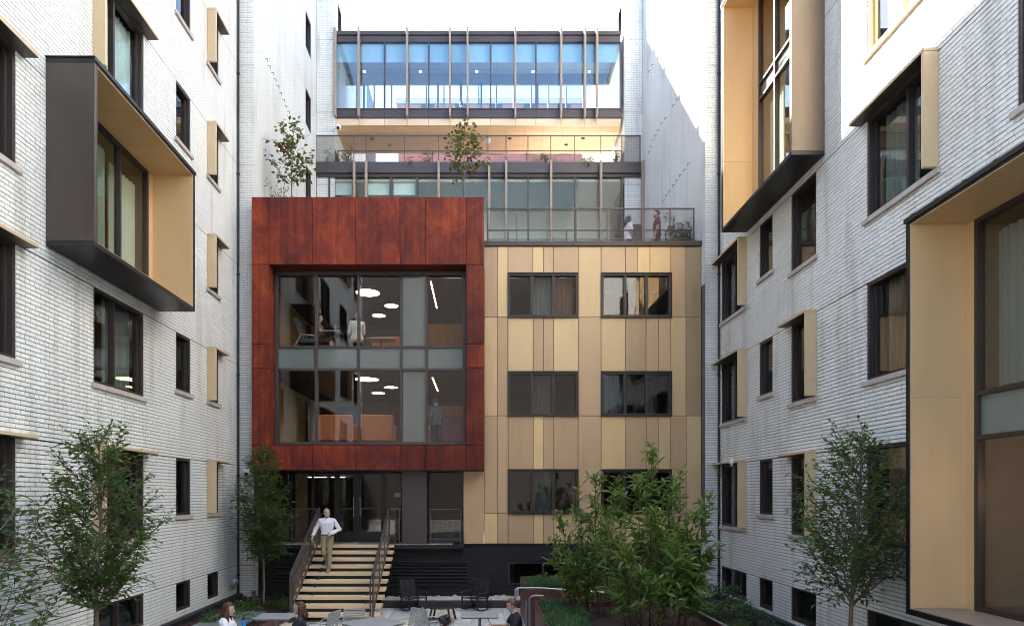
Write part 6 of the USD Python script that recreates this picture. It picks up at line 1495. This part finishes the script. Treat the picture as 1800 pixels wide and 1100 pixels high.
# two on the terrace
yp = 19.9
stw = dict(BASE, elL=(-.22, .02, 1.14), wrL=(-.18, .12, .90), elR=(.22, .02, 1.14), wrR=(.18, .14, .90))
person('woman in a white t-shirt with dark hair standing at the terrace railing', (PX(1104, yp), yp, PZ(381, yp) - 1.66), -math.pi / 2 + .15, {a: np.array(b_) * [.95, .95, .95] for a, b_ in stw.items()}, None, 'shirt_white', 'trouser_dark', 'lens_black', 'skin_tan', ('bob', 'hair_dark'), 'short', female=True)
person('man in a plum patterned t-shirt standing at the terrace railing', (PX(1155, yp), yp, PZ(371, yp) - 1.745), math.pi / 2 - .1, stw, None, 'shirt_plum', 'trouser_dark', 'lens_black', 'skin', ('short', 'hair_dark'), 'short', beard='hair_dark')
# at the cafe tables
def seated(px, py, htop, yaw, label, J=None, **k):
    Y = YF(py, htop); dz = htop - 1.325
    return person(label, (PX(px, Y), Y, dz), yaw, SEAT, J, **k), Y
arms_fwd = dict(elR=(.23, .14, .73), wrR=(.14, .36, .76), elL=(-.23, .14, .73), wrL=(-.12, .36, .76))
seated(396, 1057.5, 1.26, -math.pi / 2 + .1, 'woman with long auburn hair in a white t-shirt at a cafe table', dict(arms_fwd, head=(0, .06, 1.19)), top='shirt_white', legs='trouser_dark', hair=('long', 'hair_auburn'), sleeves='short', female=True, look=(0, -.12))
seated(529, 1056.5, 1.24, math.pi / 2 + .15, 'woman with shoulder length brown hair in navy facing the long haired woman', arms_fwd, top='cloth_navy', legs='trouser_dark', hair=('bob', 'hair_auburn'), sleeves='long', female=True, look=(0, 0))
seated(789, 1080, 1.25, .9, 'dark haired person bent over at the lower edge, only the top of the head showing', dict(arms_fwd, head=(0, .10, 1.17)), top='shirt_plum', legs='trouser_dark', hair=('bun', 'hair_dark'), sleeves='short', female=True, look=(0, -.6))
_, yy_ = seated(908, 1051, 1.27, math.pi / 2 + .1, 'young man in a black t-shirt writing at a cafe table', dict(head=(0, .09, 1.195), neck=(0, .02, 1.06), elR=(.25, .16, .76), wrR=(.16, .42, .80), elL=(-.25, .12, .74), wrL=(-.10, .36, .78)), top='shirt_black', legs='trouser_dark', hair=('short', 'hair_brown'), sleeves='short', look=(0, -.35))
c = np.array([PX(861, yy_), yy_ - .1, .86]); t = thing('pen', 'dark pen in the hand of the young man in black', 'pen', c); MB().tube([c + [.02, 0, -.05], c + [-.05, .02, .06]], .006, 6).build('barrel', 'lens_black', t)
# in the lounges
person('woman in a dark skirt sitting in the grey armchair of the upper lounge', (PX(560, 19.8), 19.8, fl1 + .0), -math.pi / 2, SEAT, dict(arms_fwd), top='curtain_grey', legs='trouser_dark', hair=('bob', 'hair_dark'), sleeves='short', female=True, shorts=True)
person('person in a cream top sitting under the big drum lamp of the upper lounge', (PX(628, 19.6), 19.6, fl1 + .0), math.pi / 2 - 1.2, SEAT, dict(arms_fwd), top='shirt_cream', legs='curtain_sheer', hair=('short', 'hair_brown'), sleeves='long', female=True, shorts=True)
ys_ = 19.5; person('person in a checked shirt standing with bowed head in the lower lounge', (PX(768, ys_), ys_, PZ(701, ys_) - 1.73), .5, BASE, dict(head=(.0, .09, 1.62)), top='shirt_check', legs='trouser_dark', hair=('short', 'hair_dark'), sleeves='long', look=(0, -.5))
hy = 28.2; person('person passing through the glass bridge, only the head showing', (PX(811, 27.2), 27.2, PZ(180, 27.2) - 1.75), 0.3, BASE, None, top='cloth_navy', legs='trouser_dark', hair=('short', 'hair_dark'), sleeves='long')
